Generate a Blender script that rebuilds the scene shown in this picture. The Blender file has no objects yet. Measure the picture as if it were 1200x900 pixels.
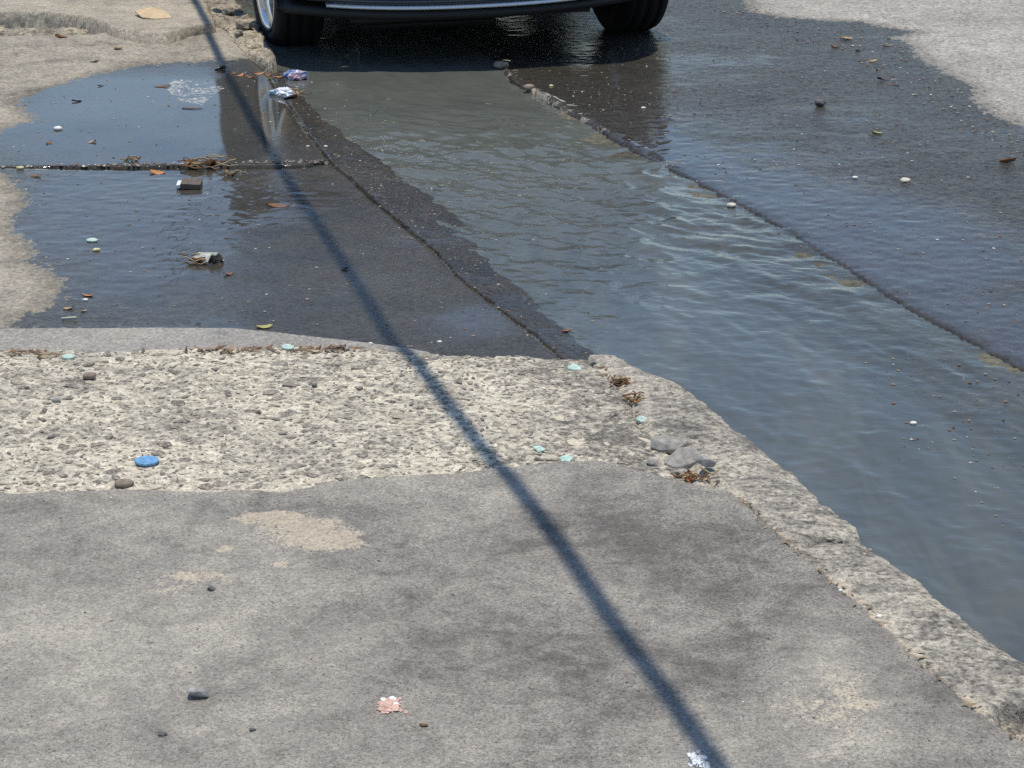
import bpy, bmesh, math, random
import numpy as np
from mathutils import Vector, Matrix

R = math.radians
random.seed(11)
scene = bpy.context.scene
COL = scene.collection

# ------------------------------------------------------------------ camera
CAM_H = 1.56
F = 2494.0                      # focal length in pixels of the 1200 x 900 photograph
PITCH = math.atan(862.0 / F)    # below the horizon
cd = bpy.data.cameras.new('camera')
cam = bpy.data.objects.new('camera', cd)
COL.objects.link(cam)
cam.location = (0, 0, CAM_H)
cam.rotation_euler = (math.pi / 2 - PITCH, 0, 0)
cd.sensor_width = 36.0
cd.lens = 36.0 * F / 1200.0
cd.clip_start = 0.05
cd.clip_end = 2000.0
scene.camera = cam

# ------------------------------------------------------------------ sky, sun, exposure
SUN_EL, SUN_AZ = 81.5, 4.0      # azimuth from +Y (the view) towards +X
w = bpy.data.worlds.new('World')
scene.world = w
w.use_nodes = True
nt = w.node_tree
sky = nt.nodes.new('ShaderNodeTexSky')
sky.sky_type = 'NISHITA'
sky.sun_disc = False
sky.sun_elevation = R(SUN_EL)
sky.sun_rotation = R(SUN_AZ)
sky.altitude = 0.0
sky.air_density = 1.05
sky.dust_density = 0.1
sky.ozone_density = 1.5
bg = nt.nodes['Background']
bg.inputs['Strength'].default_value = 0.15
nt.links.new(sky.outputs['Color'], bg.inputs['Color'])

SUN_DIR = Vector((math.sin(R(SUN_AZ)) * math.cos(R(SUN_EL)),
                  math.cos(R(SUN_AZ)) * math.cos(R(SUN_EL)), math.sin(R(SUN_EL))))
sl = bpy.data.lights.new('sun', 'SUN')
sl.energy = 3.6
sl.angle = R(0.53)
sl.color = (1.0, 0.925, 0.80)
so = bpy.data.objects.new('sun', sl)
COL.objects.link(so)
so.location = SUN_DIR * 40
so.rotation_euler = SUN_DIR.to_track_quat('Z', 'Y').to_euler()

vs = scene.view_settings
vs.view_transform = 'Standard'
vs.look = 'None'
vs.exposure = 0.0
vs.gamma = 1.0
vs.use_curve_mapping = False
scene.render.engine = 'CYCLES'
scene.cycles.max_bounces = 6
scene.cycles.transparent_max_bounces = 8
scene.cycles.use_denoising = False
scene.cycles.sample_clamp_indirect = 4.0
scene.cycles.caustics_reflective = False
scene.cycles.caustics_refractive = False

# ------------------------------------------------------------------ photograph point -> place on the ground
CP, SP = math.cos(PITCH), math.sin(PITCH)
def G(px, py, z=0.0):
    a = (px - 600.0) / F
    b = (450.0 - py) / F
    dx, dy, dz = a, CP + b * SP, -SP + b * CP
    t = (z - CAM_H) / dz
    return (dx * t, dy * t)
def GL(pts, z=0.0):
    return [G(x, y, z) for x, y in pts]

# ------------------------------------------------------------------ noise
def _hash(ix, iy, seed):
    h = (ix.astype(np.int64) * 374761393 + iy.astype(np.int64) * 668265263 + seed * 974711) & 0xffffffff
    h = ((h ^ (h >> 13)) * 1274126177) & 0xffffffff
    h = h ^ (h >> 16)
    return (h & 0xffff) / 65535.0
def vn(x, y, s=1.0, seed=0):
    x = x * s; y = y * s
    ix = np.floor(x); iy = np.floor(y)
    fx = x - ix; fy = y - iy
    fx = fx * fx * fx * (fx * (fx * 6 - 15) + 10); fy = fy * fy * fy * (fy * (fy * 6 - 15) + 10)
    a = _hash(ix, iy, seed); b = _hash(ix + 1, iy, seed)
    c = _hash(ix, iy + 1, seed); d = _hash(ix + 1, iy + 1, seed)
    return (a + (b - a) * fx) * (1 - fy) + (c + (d - c) * fx) * fy
def fbm(x, y, s=1.0, o=4, seed=0, gain=0.5):
    t = 0; amp = 1.0; n = 0
    for k in range(o):
        t = t + amp * vn(x + 13.7 * k, y - 7.3 * k, s * 2 ** k, seed + k); n += amp; amp *= gain
    return t / n - 0.5
def ss(x, a, b):
    t = np.clip((x - a) / (b - a), 0, 1)
    return t * t * (3 - 2 * t)

# ------------------------------------------------------------------ signed distance to outlines (positive inside)
def seg_dist(x, y, pts, closed=True):
    d2 = np.full(x.shape, 1e9)
    n = len(pts)
    for i in range(n if closed else n - 1):
        ax, ay = pts[i]; bx, by = pts[(i + 1) % n]
        ux, uy = bx - ax, by - ay
        L = ux * ux + uy * uy + 1e-12
        t = np.clip(((x - ax) * ux + (y - ay) * uy) / L, 0, 1)
        d2 = np.minimum(d2, (x - ax - ux * t) ** 2 + (y - ay - uy * t) ** 2)
    return np.sqrt(d2)
def sdf(x, y, pts):
    d = seg_dist(x, y, pts)
    ins = np.zeros(x.shape, bool)
    n = len(pts)
    for i in range(n):
        ax, ay = pts[i]; bx, by = pts[(i + 1) % n]
        if ay == by: continue
        c = ((ay > y) != (by > y)) & (x < (bx - ax) * (y - ay) / (by - ay) + ax)
        ins ^= c
    return np.where(ins, d, -d)

# ------------------------------------------------------------------ mesh helpers
def mesh_obj(name, verts, faces, mat=None, parent=None, smooth=True):
    me = bpy.data.meshes.new(name)
    me.from_pydata([tuple(v) for v in verts], [], faces)
    me.update()
    if mat: me.materials.append(mat)
    if smooth: me.polygons.foreach_set('use_smooth', [True] * len(me.polygons))
    o = bpy.data.objects.new(name, me)
    COL.objects.link(o)
    if parent: o.parent = parent
    return o
def bm_obj(name, bm, mat=None, parent=None, smooth=True):
    me = bpy.data.meshes.new(name)
    bm.to_mesh(me); bm.free()
    if mat: me.materials.append(mat)
    if smooth: me.polygons.foreach_set('use_smooth', [True] * len(me.polygons))
    o = bpy.data.objects.new(name, me)
    COL.objects.link(o)
    if parent: o.parent = parent
    return o
def tag(o, label=None, cat=None, group=None, kind=None):
    if label: o['label'] = label
    if cat: o['category'] = cat
    if group: o['group'] = group
    if kind: o['kind'] = kind
    return o
def empty(name, loc=(0, 0, 0), rz=0.0):
    o = bpy.data.objects.new(name, None)
    COL.objects.link(o)
    o.location = loc; o.rotation_euler = (0, 0, rz)
    o.empty_display_size = 0.1
    return o
def quad_mesh(name, X, Y, Z, keep, mat, attrs, parent=None):
    ny, nx = X.shape
    idx = np.arange(nx * ny).reshape(ny, nx)
    q = np.stack([idx[:-1, :-1], idx[:-1, 1:], idx[1:, 1:], idx[1:, :-1]], -1)
    k = keep[:-1, :-1] | keep[:-1, 1:] | keep[1:, 1:] | keep[1:, :-1]
    q = q[k]
    used = np.unique(q)
    remap = np.zeros(nx * ny, np.int64); remap[used] = np.arange(len(used))
    q = remap[q]
    co = np.stack([X.ravel()[used], Y.ravel()[used], Z.ravel()[used]], -1).astype(np.float32)
    me = bpy.data.meshes.new(name)
    me.vertices.add(len(co)); me.vertices.foreach_set('co', co.ravel())
    me.loops.add(q.size); me.loops.foreach_set('vertex_index', q.ravel().astype(np.int32))
    me.polygons.add(len(q))
    me.polygons.foreach_set('loop_start', (np.arange(len(q)) * 4).astype(np.int32))
    me.polygons.foreach_set('use_smooth', np.ones(len(q), bool))
    for nme, arr in attrs.items():
        a = me.attributes.new(nme, 'FLOAT', 'POINT')
        a.data.foreach_set('value', np.broadcast_to(arr, X.shape).ravel()[used].astype(np.float32))
    me.update(calc_edges=True); me.validate()
    me.materials.append(mat)
    o = bpy.data.objects.new(name, me)
    COL.objects.link(o)
    if parent: o.parent = parent
    return o
def axis(lo, hi, flo, fhi, step, grow=1.22):
    flo, fhi = max(lo, flo), min(hi, fhi)
    n = max(2, int(round((fhi - flo) / step)) + 1)
    c = list(np.linspace(flo, fhi, n))
    s = step; v = flo; left = []
    while v > lo + 1e-6:
        s *= grow; v = max(lo, v - s); left.append(v)
    s = step; v = fhi; right = []
    while v < hi - 1e-6:
        s *= grow; v = min(hi, v + s); right.append(v)
    return np.array(left[::-1] + c + right)

SHEETS = []
def sheet(name, mat, poly, zf, fine, step, edge=0.012, depth=0.12, rag=0.0, rags=30.0, attrs=None, margin=None, parent=None, kind='structure', round_=0.0):
    xs_ = [p[0] for p in poly]; ys_ = [p[1] for p in poly]
    m = margin or (edge + 0.02)
    ax = axis(min(xs_) - m, max(xs_) + m, fine[0], fine[1], step)
    ay = axis(min(ys_) - m, max(ys_) + m, fine[2], fine[3], step)
    X, Y = np.meshgrid(ax, ay)
    S = sdf(X, Y, poly)
    if rag: S = S + rag * 2 * fbm(X, Y, rags, 3, 77)
    Z = zf(X, Y, S)
    Z = np.broadcast_to(Z, X.shape).copy()
    if round_: Z -= round_ * np.clip(1 - S / (round_ * 2.5), 0, 1) ** 2
    Z -= depth * np.clip(-S / edge, 0, 1)
    A = attrs(X, Y, S) if attrs else {}
    o = quad_mesh(name, X, Y, Z, S > -m, mat, A, parent)
    if kind: o['kind'] = kind
    SHEETS.append((ax, ay, np.where(S > 0, Z, -9.0)))
    return o
def zat(x, y):
    best = -0.2
    for ax, ay, Z in SHEETS:
        if x < ax[0] or x > ax[-1] or y < ay[0] or y > ay[-1]: continue
        i = int(np.argmin(np.abs(ax - x))); j = int(np.argmin(np.abs(ay - y)))
        best = max(best, float(Z[j, i]))
    return best
def spot(px, py):
    z = -0.03
    for _ in range(4):
        x, y = G(px, py, z); z = zat(x, y)
    return Vector((x, y, z))

# ------------------------------------------------------------------ material helpers
def lin(r, g, b):
    f = lambda c: (c / 255 / 12.92) if c / 255 <= 0.04045 else ((c / 255 + 0.055) / 1.055) ** 2.4
    return (f(r), f(g), f(b), 1.0)
class NT:
    def __init__(s, name):
        s.m = bpy.data.materials.new(name); s.m.use_nodes = True
        s.t = s.m.node_tree; s.p = s.t.nodes['Principled BSDF']; s.out = s.t.nodes['Material Output']
        s.tc = s.t.nodes.new('ShaderNodeTexCoord').outputs['Object']
    def n(s, t): return s.t.nodes.new(t)
    def set(s, sock, v):
        if hasattr(v, 'is_linked') or isinstance(v, bpy.types.NodeSocket): s.t.links.new(v, sock)
        else: sock.default_value = v
    def vec(s, scale=(1, 1, 1), rot=0.0, loc=(0, 0, 0), src=None):
        n = s.n('ShaderNodeMapping'); s.set(n.inputs['Vector'], src or s.tc)
        n.inputs['Scale'].default_value = scale; n.inputs['Rotation'].default_value = (0, 0, rot); n.inputs['Location'].default_value = loc
        return n.outputs[0]
    def noise(s, scale, detail=3.0, rough=0.55, vec=None, dist=0.0, dim='3D'):
        n = s.n('ShaderNodeTexNoise'); n.noise_dimensions = dim
        s.set(n.inputs['Vector'], vec or s.tc); s.set(n.inputs['Scale'], scale); n.inputs['Detail'].default_value = detail
        n.inputs['Roughness'].default_value = rough; n.inputs['Distortion'].default_value = dist
        return n.outputs['Fac']
    def voro(s, scale, feature='F1', vec=None, out='Distance', rnd=1.0):
        n = s.n('ShaderNodeTexVoronoi'); n.feature = feature
        s.set(n.inputs['Vector'], vec or s.tc); n.inputs['Scale'].default_value = scale; n.inputs['Randomness'].default_value = rnd
        return n.outputs[out]
    def math(s, op, a, b=0.0, c=None, clamp=False):
        n = s.n('ShaderNodeMath'); n.operation = op; n.use_clamp = clamp
        s.set(n.inputs[0], a); s.set(n.inputs[1], b)
        if c is not None: s.set(n.inputs[2], c)
        return n.outputs[0]
    def mr(s, v, a, b, c=0.0, d=1.0, smooth=True):
        n = s.n('ShaderNodeMapRange'); n.interpolation_type = 'SMOOTHSTEP' if smooth else 'LINEAR'
        s.set(n.inputs[0], v)
        for i, q in enumerate((a, b, c, d)): s.set(n.inputs[i + 1], q)
        return n.outputs[0]
    def mix(s, f, a, b, mode='MIX'):
        n = s.n('ShaderNodeMix'); n.data_type = 'RGBA'; n.blend_type = mode
        s.set(n.inputs[0], f); s.set(n.inputs[6], a); s.set(n.inputs[7], b)
        return n.outputs[2]
    def mixf(s, f, a, b):
        n = s.n('ShaderNodeMix'); n.data_type = 'FLOAT'
        s.set(n.inputs[0], f); s.set(n.inputs[2], a); s.set(n.inputs[3], b)
        return n.outputs[0]
    def attr(s, name):
        n = s.n('ShaderNodeAttribute'); n.attribute_name = name
        return n.outputs['Fac']
    def bump(s, h, strength, dist, normal=None):
        n = s.n('ShaderNodeBump'); s.set(n.inputs['Height'], h); s.set(n.inputs['Strength'], strength); n.inputs['Distance'].default_value = dist
        if normal is not None: s.set(n.inputs['Normal'], normal)
        return n.outputs[0]

def concrete(name, dark, mid, cream, cream_at=0.55, dark_at=0.45, bump=0.6, bump_d=0.004, grain=260.0, wetc=0.30, wet=True, streak=None, pits=0.5, brown=0.0, wgray=(1, 1, 1), wts=(0.5, 0.5, 0.25, 0.45), film=(0.30, 0.03), filmw=0.7, filmb=0.35, gr_amp=(0.30, 0.24), scuff=0.0, fine_k=0.33):
    """Weathered concrete: mottled stains, sand grain, pits; attribute wet darkens it and lays a film of water on it (pool: how deep)."""
    T = NT(name)
    base = T.vec(streak[0], streak[1]) if streak else T.tc
    big = T.noise(2.2, 4, 0.6, T.vec(loc=(3.1, 1.7, 0)), 0.4)
    midn = T.noise(11.0, 5, 0.65, base, 0.6)
    blot = T.noise(30.0, 4, 0.7, base, 0.4)
    fine = T.noise(grain * fine_k, 3, 0.75)
    gr = T.noise(grain, 1, 0.6)
    st = T.math('ADD', T.math('MULTIPLY', big, wts[0]), T.math('MULTIPLY', midn, wts[1]))
    st = T.math('ADD', st, T.math('MULTIPLY', T.math('SUBTRACT', blot, 0.5), wts[2]))
    st = T.math('ADD', st, T.math('MULTIPLY', T.math('MULTIPLY', T.math('SUBTRACT', fine, 0.5), wts[3]), T.mr(T.math('SUBTRACT', T.math('ADD', big, midn), T.attr('tone')), 0.72, 1.28, 0.35, 1.35)))
    st = T.math('ADD', st, T.attr('tone'))
    f_d = T.mr(st, dark_at - 0.14, dark_at + 0.12)
    f_c = T.mr(st, cream_at - 0.09, cream_at + 0.16)
    col = T.mix(f_d, dark, mid)
    col = T.mix(f_c, col, cream)
    sd0 = T.math('ADD', T.attr('sand'), T.math('ADD', T.math('MULTIPLY', T.math('SUBTRACT', T.math('ADD', blot, midn), 1.0), 1.5), T.math('MULTIPLY', T.math('SUBTRACT', fine, 0.5), 1.0)))
    col = T.mix(T.math('MULTIPLY', T.mr(sd0, 0.40, 0.62), T.mr(T.attr('sand'), 0.02, 0.4, 0.0, 0.72)), col, (0.51, 0.435, 0.325, 1))
    if scuff:
        sc = T.noise(16.0, 5, 0.75, T.vec((0.5, 1.8, 1), R(25), (4, 7, 1)), 0.8)
        col = T.mix(T.math('MULTIPLY', T.mr(sc, 0.63, 0.72), scuff), col, (0.50, 0.48, 0.44, 1))
        sc2 = T.noise(9.0, 5, 0.75, T.vec((1.6, 0.5, 1), R(10), (1, 2, 5)), 1.2)
        col = T.mix(T.math('MULTIPLY', T.mr(sc2, 0.64, 0.74), scuff * 0.45), col, (0.13, 0.125, 0.12, 1))
    col = T.mix(T.math('MULTIPLY', T.mr(midn, 0.56, 0.74), 0.18 + brown), col, (0.19, 0.15, 0.11, 1), 'MIX')
    cell = T.n('ShaderNodeTexVoronoi'); cell.inputs['Scale'].default_value = grain * 0.42; T.set(cell.inputs['Vector'], T.tc)
    sep = T.n('ShaderNodeSeparateColor'); T.set(sep.inputs[0], cell.outputs['Color'])
    g = T.math('MULTIPLY', T.mr(gr, 0.25, 0.75, 1 - gr_amp[0], 1 + gr_amp[0], False), T.mr(sep.outputs[2], 0.0, 1.0, 1 - gr_amp[1], 1 + gr_amp[1], False))
    cc = T.n('ShaderNodeMix'); cc.data_type = 'RGBA'; cc.blend_type = 'MULTIPLY'; cc.inputs[0].default_value = 1.0
    T.set(cc.inputs[6], col); T.set(cc.inputs[7], g); col = cc.outputs[2]
    spk = T.math('MULTIPLY', T.mr(T.math('ADD', sep.outputs[0], T.math('MULTIPLY', T.math('SUBTRACT', blot, 0.5), 0.25)), 0.93, 0.99), T.mr(cell.outputs['Distance'], 0.55, 0.25))
    col = T.mix(T.math('MULTIPLY', spk, 0.55), col, (0.06, 0.058, 0.055, 1))
    sp2 = T.n('ShaderNodeTexVoronoi'); sp2.inputs['Scale'].default_value = 13.0; T.set(sp2.inputs['Vector'], T.vec(loc=(0.37, 0.11, 0)))
    se2 = T.n('ShaderNodeSeparateColor'); T.set(se2.inputs[0], sp2.outputs['Color'])
    sd_ = T.math('ADD', sp2.outputs['Distance'], T.math('MULTIPLY', T.math('SUBTRACT', fine, 0.5), 0.14))
    sfac = T.math('MULTIPLY', T.math('GREATER_THAN', se2.outputs[0], 0.62), T.mr(sd_, 0.10, 0.03))
    col = T.mix(T.math('MULTIPLY', sfac, 0.6), col, T.mix(se2.outputs[1], (0.05, 0.048, 0.045, 1), (0.42, 0.40, 0.36, 1)))
    pit = T.mr(fine, 0.30, 0.44)
    h = T.math('ADD', T.math('MULTIPLY', fine, 0.6), T.math('MULTIPLY', gr, 0.35))
    h = T.math('ADD', h, T.math('MULTIPLY', pit, pits))
    h = T.math('ADD', h, T.math('MULTIPLY', blot, 0.8))
    if not wet:
        T.set(T.p.inputs['Base Color'], col)
        T.p.inputs['Roughness'].default_value = 0.92
        T.p.inputs['Specular IOR Level'].default_value = 0.25
        T.set(T.p.inputs['Normal'], T.bump(h, bump, bump_d))
        return T.m
    wv = T.math('ADD', T.attr('wet'), T.math('MULTIPLY', T.math('SUBTRACT', T.noise(38.0, 4, 0.7, T.vec((1, 0.55, 1))), 0.5), 0.75))
    wf = T.mr(wv, 0.47, 0.55)
    damp = T.mr(wv, 0.10, 0.50, 0.0, 0.42)
    wetcol = T.mix(1.0, col, (wetc * wgray[0], wetc * wgray[1], wetc * wgray[2], 1), 'MULTIPLY')
    col2 = T.mix(T.math('MAXIMUM', wf, damp), col, wetcol)
    T.set(T.p.inputs['Base Color'], col2)
    T.set(T.p.inputs['Roughness'], T.mixf(wf, 0.92, 0.75))
    T.p.inputs['Specular IOR Level'].default_value = 0.2
    T.set(T.p.inputs['Normal'], T.bump(h, bump * 0.8, bump_d))
    pool = T.math('ADD', T.attr('pool'), T.math('MULTIPLY', T.math('SUBTRACT', T.noise(6.0, 5, 0.65, T.vec((0.7, 1.4, 1))), 0.5), 0.9), clamp=True)
    pool = T.mr(pool, 0.15, 0.85)
    T.set(T.p.inputs['Coat Weight'], T.math('MULTIPLY', wf, T.mixf(pool, T.mr(fine, 0.30, 0.66, filmw * 0.35, filmw), 1.0)))
    T.p.inputs['Coat IOR'].default_value = 1.33
    T.set(T.p.inputs['Coat Roughness'], T.mixf(pool, film[0], film[1]))
    ch = T.math('ADD', fine, T.math('MULTIPLY', blot, 0.9))
    T.set(T.p.inputs['Coat Normal'], T.bump(ch, T.mixf(pool, filmb, 0.010), bump_d))
    return T.m

def plain(name, col, rough=0.7, spec=0.4, var=0.25, scale=60.0, metal=0.0, bump=0.0, trans=0.0, coat=0.0):
    T = NT(name)
    n = T.noise(scale, 4, 0.65)
    v = T.mr(n, 0.25, 0.75, 1.0 - var, 1.0 + var, False)
    cc = T.n('ShaderNodeMix'); cc.data_type = 'RGBA'; cc.blend_type = 'MULTIPLY'; cc.inputs[0].default_value = 1.0
    cc.inputs[6].default_value = (*col[:3], 1); T.set(cc.inputs[7], v)
    T.set(T.p.inputs['Base Color'], cc.outputs[2])
    T.p.inputs['Roughness'].default_value = rough
    T.p.inputs['Specular IOR Level'].default_value = spec
    T.p.inputs['Metallic'].default_value = metal
    T.p.inputs['Transmission Weight'].default_value = trans
    T.p.inputs['Coat Weight'].default_value = coat
    if bump: T.set(T.p.inputs['Normal'], T.bump(n, bump, 0.003))
    return T.m

# ------------------------------------------------------------------ outlines, read from the photograph on the ground
ZW = -0.060                                    # water level; z = 0 is the top of the near pavement slab
KERB_JOINT = [(690, 416), (712, 436), (735, 462), (748, 492), (775, 522), (812, 548), (848, 572), (872, 586), (905, 618), (942, 652), (1012, 711), (1090, 784), (1140, 829), (1202, 868), (1420, 1040)]
KERB_EDGE = [(690, 412), (720, 413), (741, 424), (768, 436), (790, 444), (810, 456), (824, 466), (840, 480), (851, 490), (860, 499), (882, 512), (910, 537), (943, 563), (963, 586), (985, 602), (1004, 615), (1010, 630), (1032, 645), (1053, 660), (1077, 674), (1100, 697), (1133, 722), (1167, 748), (1200, 771), (1420, 945)]
A_TOP = [(-900, 580), (0, 578), (60, 576), (130, 573), (185, 573), (230, 576), (290, 574), (330, 577), (360, 571), (380, 565), (420, 560), (470, 556), (540, 553), (568, 548), (600, 545), (640, 541), (690, 537), (722, 542), (752, 551), (790, 560), (848, 573)]
C_FAR = [(-900, 387), (0, 386), (150, 386), (270, 386), (330, 391), (365, 395), (400, 399), (440, 404), (480, 409), (505, 414)]
C_NEAR = [(505, 416), (470, 411), (420, 408), (350, 408), (250, 410), (130, 412), (0, 412), (-900, 413)]
B_FAR = [(-900, 411), (0, 410), (130, 410), (250, 408), (350, 406), (420, 407), (470, 411), (520, 416), (570, 418), (620, 415), (660, 414), (690, 415)]
D_JOINT = [(-900, 193), (0, 195), (80, 194), (150, 194), (200, 193), (260, 193), (330, 193), (360, 191), (385, 186)]
FK_JOINT = [(316, 84), (330, 108), (352, 142), (372, 170), (392, 193), (412, 208), (440, 235), (480, 268), (510, 292), (540, 325), (580, 355), (620, 385), (655, 414), (676, 432)]
FK_EDGE = [(324, 72), (334, 92), (352, 112), (382, 142), (425, 172), (455, 195), (500, 230), (541, 262), (556, 285), (580, 318), (620, 345), (650, 370), (675, 395), (698, 413), (722, 432)]
E_NEAR = [(-900, 15), (0, 16), (60, 16), (100, 21), (118, 27), (140, 37), (165, 42), (195, 42), (220, 35), (240, 31), (252, 30)]
D1_FAR = [(-900, 46), (0, 44), (60, 43), (110, 42), (128, 38), (142, 41), (165, 45.5), (197, 45.5), (221, 38.5), (242, 34), (262, 33)]
SEAM = [(-120, -290), (250, -120), (480, 10), (560, 58), (585, 75), (598, 94), (640, 119), (680, 139), (720, 164), (760, 185), (800, 205), (860, 236), (920, 268), (960, 295), (1000, 319), (1040, 345), (1080, 369), (1120, 390), (1160, 412), (1202, 434), (1420, 555)]

kerb_joint = GL(KERB_JOINT, 0.0); kerb_edge = GL(KERB_EDGE, -0.008)
seam = GL(SEAM, ZW + 0.006)
seam = seam + [(seam[-1][0] + 1.2, seam[-1][1] - 1.6), (seam[-1][0] + 3.0, -4.0)]
kerb_near_end = (kerb_joint[-1][0] + 0.9, kerb_joint[-1][1] - 1.6)
fk_joint = GL(FK_JOINT, -0.045); fk_edge = GL(FK_EDGE, ZW)

WETP = GL([(8, 386), (20, 373), (50, 363), (68, 347), (71, 330), (50, 313), (27, 306), (43, 297), (33, 283), (13, 270), (8, 260), (22, 245), (30, 229), (16, 214), (4, 204), (-14, 196), (-10, 160), (8, 149), (43, 138), (20, 118), (34, 109), (70, 97), (110, 86), (160, 77), (207, 73), (250, 72), (290, 70), (318, 64), (340, 60), (600, 200), (760, 420), (505, 416), (440, 405), (365, 396), (330, 392), (270, 387), (150, 387)], -0.040)
WETR = GL([(873, -4), (880, 12), (910, 18), (960, 22), (1013, 25), (1043, 33), (1080, 36), (1047, 43), (1067, 53), (1077, 68), (1107, 83), (1143, 100), (1140, 113), (1160, 130), (1205, 148), (1420, 240), (1420, 620), (700, 480), (-300, -280), (-60, -290), (500, -120), (780, -40)], -0.03)
# ground rebuilt beyond the frame: the wet road runs on to the near right
WETR = WETR[:15] + [(2.6, 6.6), (3.4, 5.0), (3.6, 3.0), (3.4, -3.0), (0.4, -3.0), (0.5, 3.0)] + WETR[17:]

def wet_at(x, y, poly, wid=0.13):
    return np.clip(0.5 + sdf(x, y, poly) / wid * 0.5, 0, 1)

# ------------------------------------------------------------------ materials of the setting
M = {}
M['near'] = concrete('near_concrete', lin(98, 94, 89), lin(145, 140, 131), lin(178, 171, 157), 0.61, 0.46, bump=0.6, wet=False, grain=400, wts=(0.58, 0.42, 0.22, 0.40), gr_amp=(0.20, 0.17), scuff=0.35, fine_k=0.5)
M['kerb'] = concrete('kerb_concrete', lin(102, 98, 92), lin(148, 142, 131), lin(182, 174, 157), 0.56, 0.46, bump=0.9, bump_d=0.006, wet=False, grain=230, streak=((0.75, 1.35, 1), R(-40)), wts=(0.35, 0.65, 0.4, 0.6))
M['mortar'] = concrete('worn_mortar', lin(116, 111, 103), lin(172, 164, 149), lin(202, 193, 173), 0.52, 0.42, bump=0.9, bump_d=0.007, wet=False, grain=190, wts=(0.4, 0.6, 0.55, 0.62), streak=((0.8, 1.2, 1), 0.1))
M['strip'] = concrete('trowelled_concrete', lin(116, 113, 109), lin(146, 142, 135), lin(162, 156, 145), 0.60, 0.42, bump=0.3, wet=False, grain=320)
M['slab'] = concrete('slab_concrete', lin(116, 110, 101), lin(158, 150, 136), lin(182, 172, 153), 0.58, 0.42, bump=0.5, grain=260, wetc=0.14, wgray=(1.0, 0.95, 0.80), filmw=1.0, film=(0.22, 0.03), filmb=0.28)
M['road'] = concrete('road_concrete', lin(124, 121, 113), lin(158, 154, 146), lin(176, 172, 162), 0.58, 0.42, bump=0.9, bump_d=0.006, grain=170, wetc=0.115, wgray=(1.0, 0.92, 0.80), pits=0.8, film=(0.24, 0.05), filmw=0.62, filmb=0.38)
M['farkerb'] = concrete('wet_kerb_concrete', lin(104, 99, 92), lin(145, 137, 125), lin(175, 165, 145), 0.56, 0.44, bump=1.0, bump_d=0.007, grain=220, wetc=0.14, wgray=(1.0, 0.95, 0.82), pits=0.7, filmw=0.9, filmb=0.35)
M['rubble'] = concrete('crumbled_concrete', lin(96, 90, 82), lin(152, 143, 127), lin(190, 179, 157), 0.54, 0.44, bump=1.0, bump_d=0.01, wet=False, grain=150)
M['bed'] = concrete('gutter_concrete', lin(70, 68, 58), lin(100, 96, 82), lin(124, 118, 100), 0.58, 0.45, bump=0.8, bump_d=0.006, wet=False, grain=170)
M['ground'] = plain('dusty_ground', (0.22, 0.20, 0.17), 0.95, 0.2, 0.3, 2.0)

# ------------------------------------------------------------------ the setting
g = 600.0
gr_ = mesh_obj('ground', [(-g, -g, -0.30), (g, -g, -0.30), (g, g, -0.30), (-g, g, -0.30)], [(0, 1, 2, 3)], M['ground'], smooth=False)
gr_['kind'] = 'structure'

FX = (-2.6, 2.6)
def tone_near(x, y, S):
    t = np.zeros_like(x)
    def blob(px, py, rx, ry, a):
        cx, cy = G(px, py)
        k = F / (cy * 1.05)
        return a * np.exp(-(((x - cx) / (rx / k)) ** 2 + ((y - cy) / (ry / k / 0.40)) ** 2))
    for b in [(900, 640, 110, 90, -0.042), (860, 780, 60, 60, -0.038), (640, 620, 90, 60, -0.016), (330, 585, 70, 18, -0.046), (250, 650, 60, 30, 0.02),
              (980, 800, 55, 70, 0.12), (1060, 850, 90, 40, 0.03), (120, 740, 280, 170, 0.10), (700, 790, 60, 50, -0.016), (560, 780, 80, 60, -0.010), (780, 570, 60, 30, -0.038),
              (480, 580, 80, 20, -0.026), (1010, 750, 50, 60, -0.029), (830, 870, 50, 30, 0.05), (700, 550, 70, 14, -0.033), (860, 690, 60, 40, -0.029), (1120, 880, 60, 30, -0.033)]:
        t += blob(*b)
    sand = sum(blob(*b) for b in [(310, 606, 45, 9, 1.0), (370, 624, 55, 16, 1.1), (395, 636, 32, 8, 1.0), (265, 642, 10, 4, 1.3), (230, 675, 45, 10, 0.7), (330, 662, 9, 4, 1.2), (190, 695, 50, 10, 0.35), (960, 830, 60, 40, 0.45), (1000, 810, 40, 40, 0.35)])
    return {'tone': t, 'sand': np.clip(sand, 0, 1)}
A_poly = GL(A_TOP, 0.0) + kerb_joint[6:] + [kerb_near_end, (3.0, -5.0), (-12.0, -5.0), (-12.0, 3.0)]
sheet('pavement_slab', M['near'], A_poly, lambda x, y, S: 0.0 + 0.006 * fbm(x, y, 2.0, 3, 5) + 0.0022 * fbm(x, y, 26, 3, 9), (-1.15, 1.35, 2.55, 4.15), 0.0065,
      edge=0.010, depth=0.06, rag=0.006, rags=22, attrs=tone_near, round_=0.003)

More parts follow.
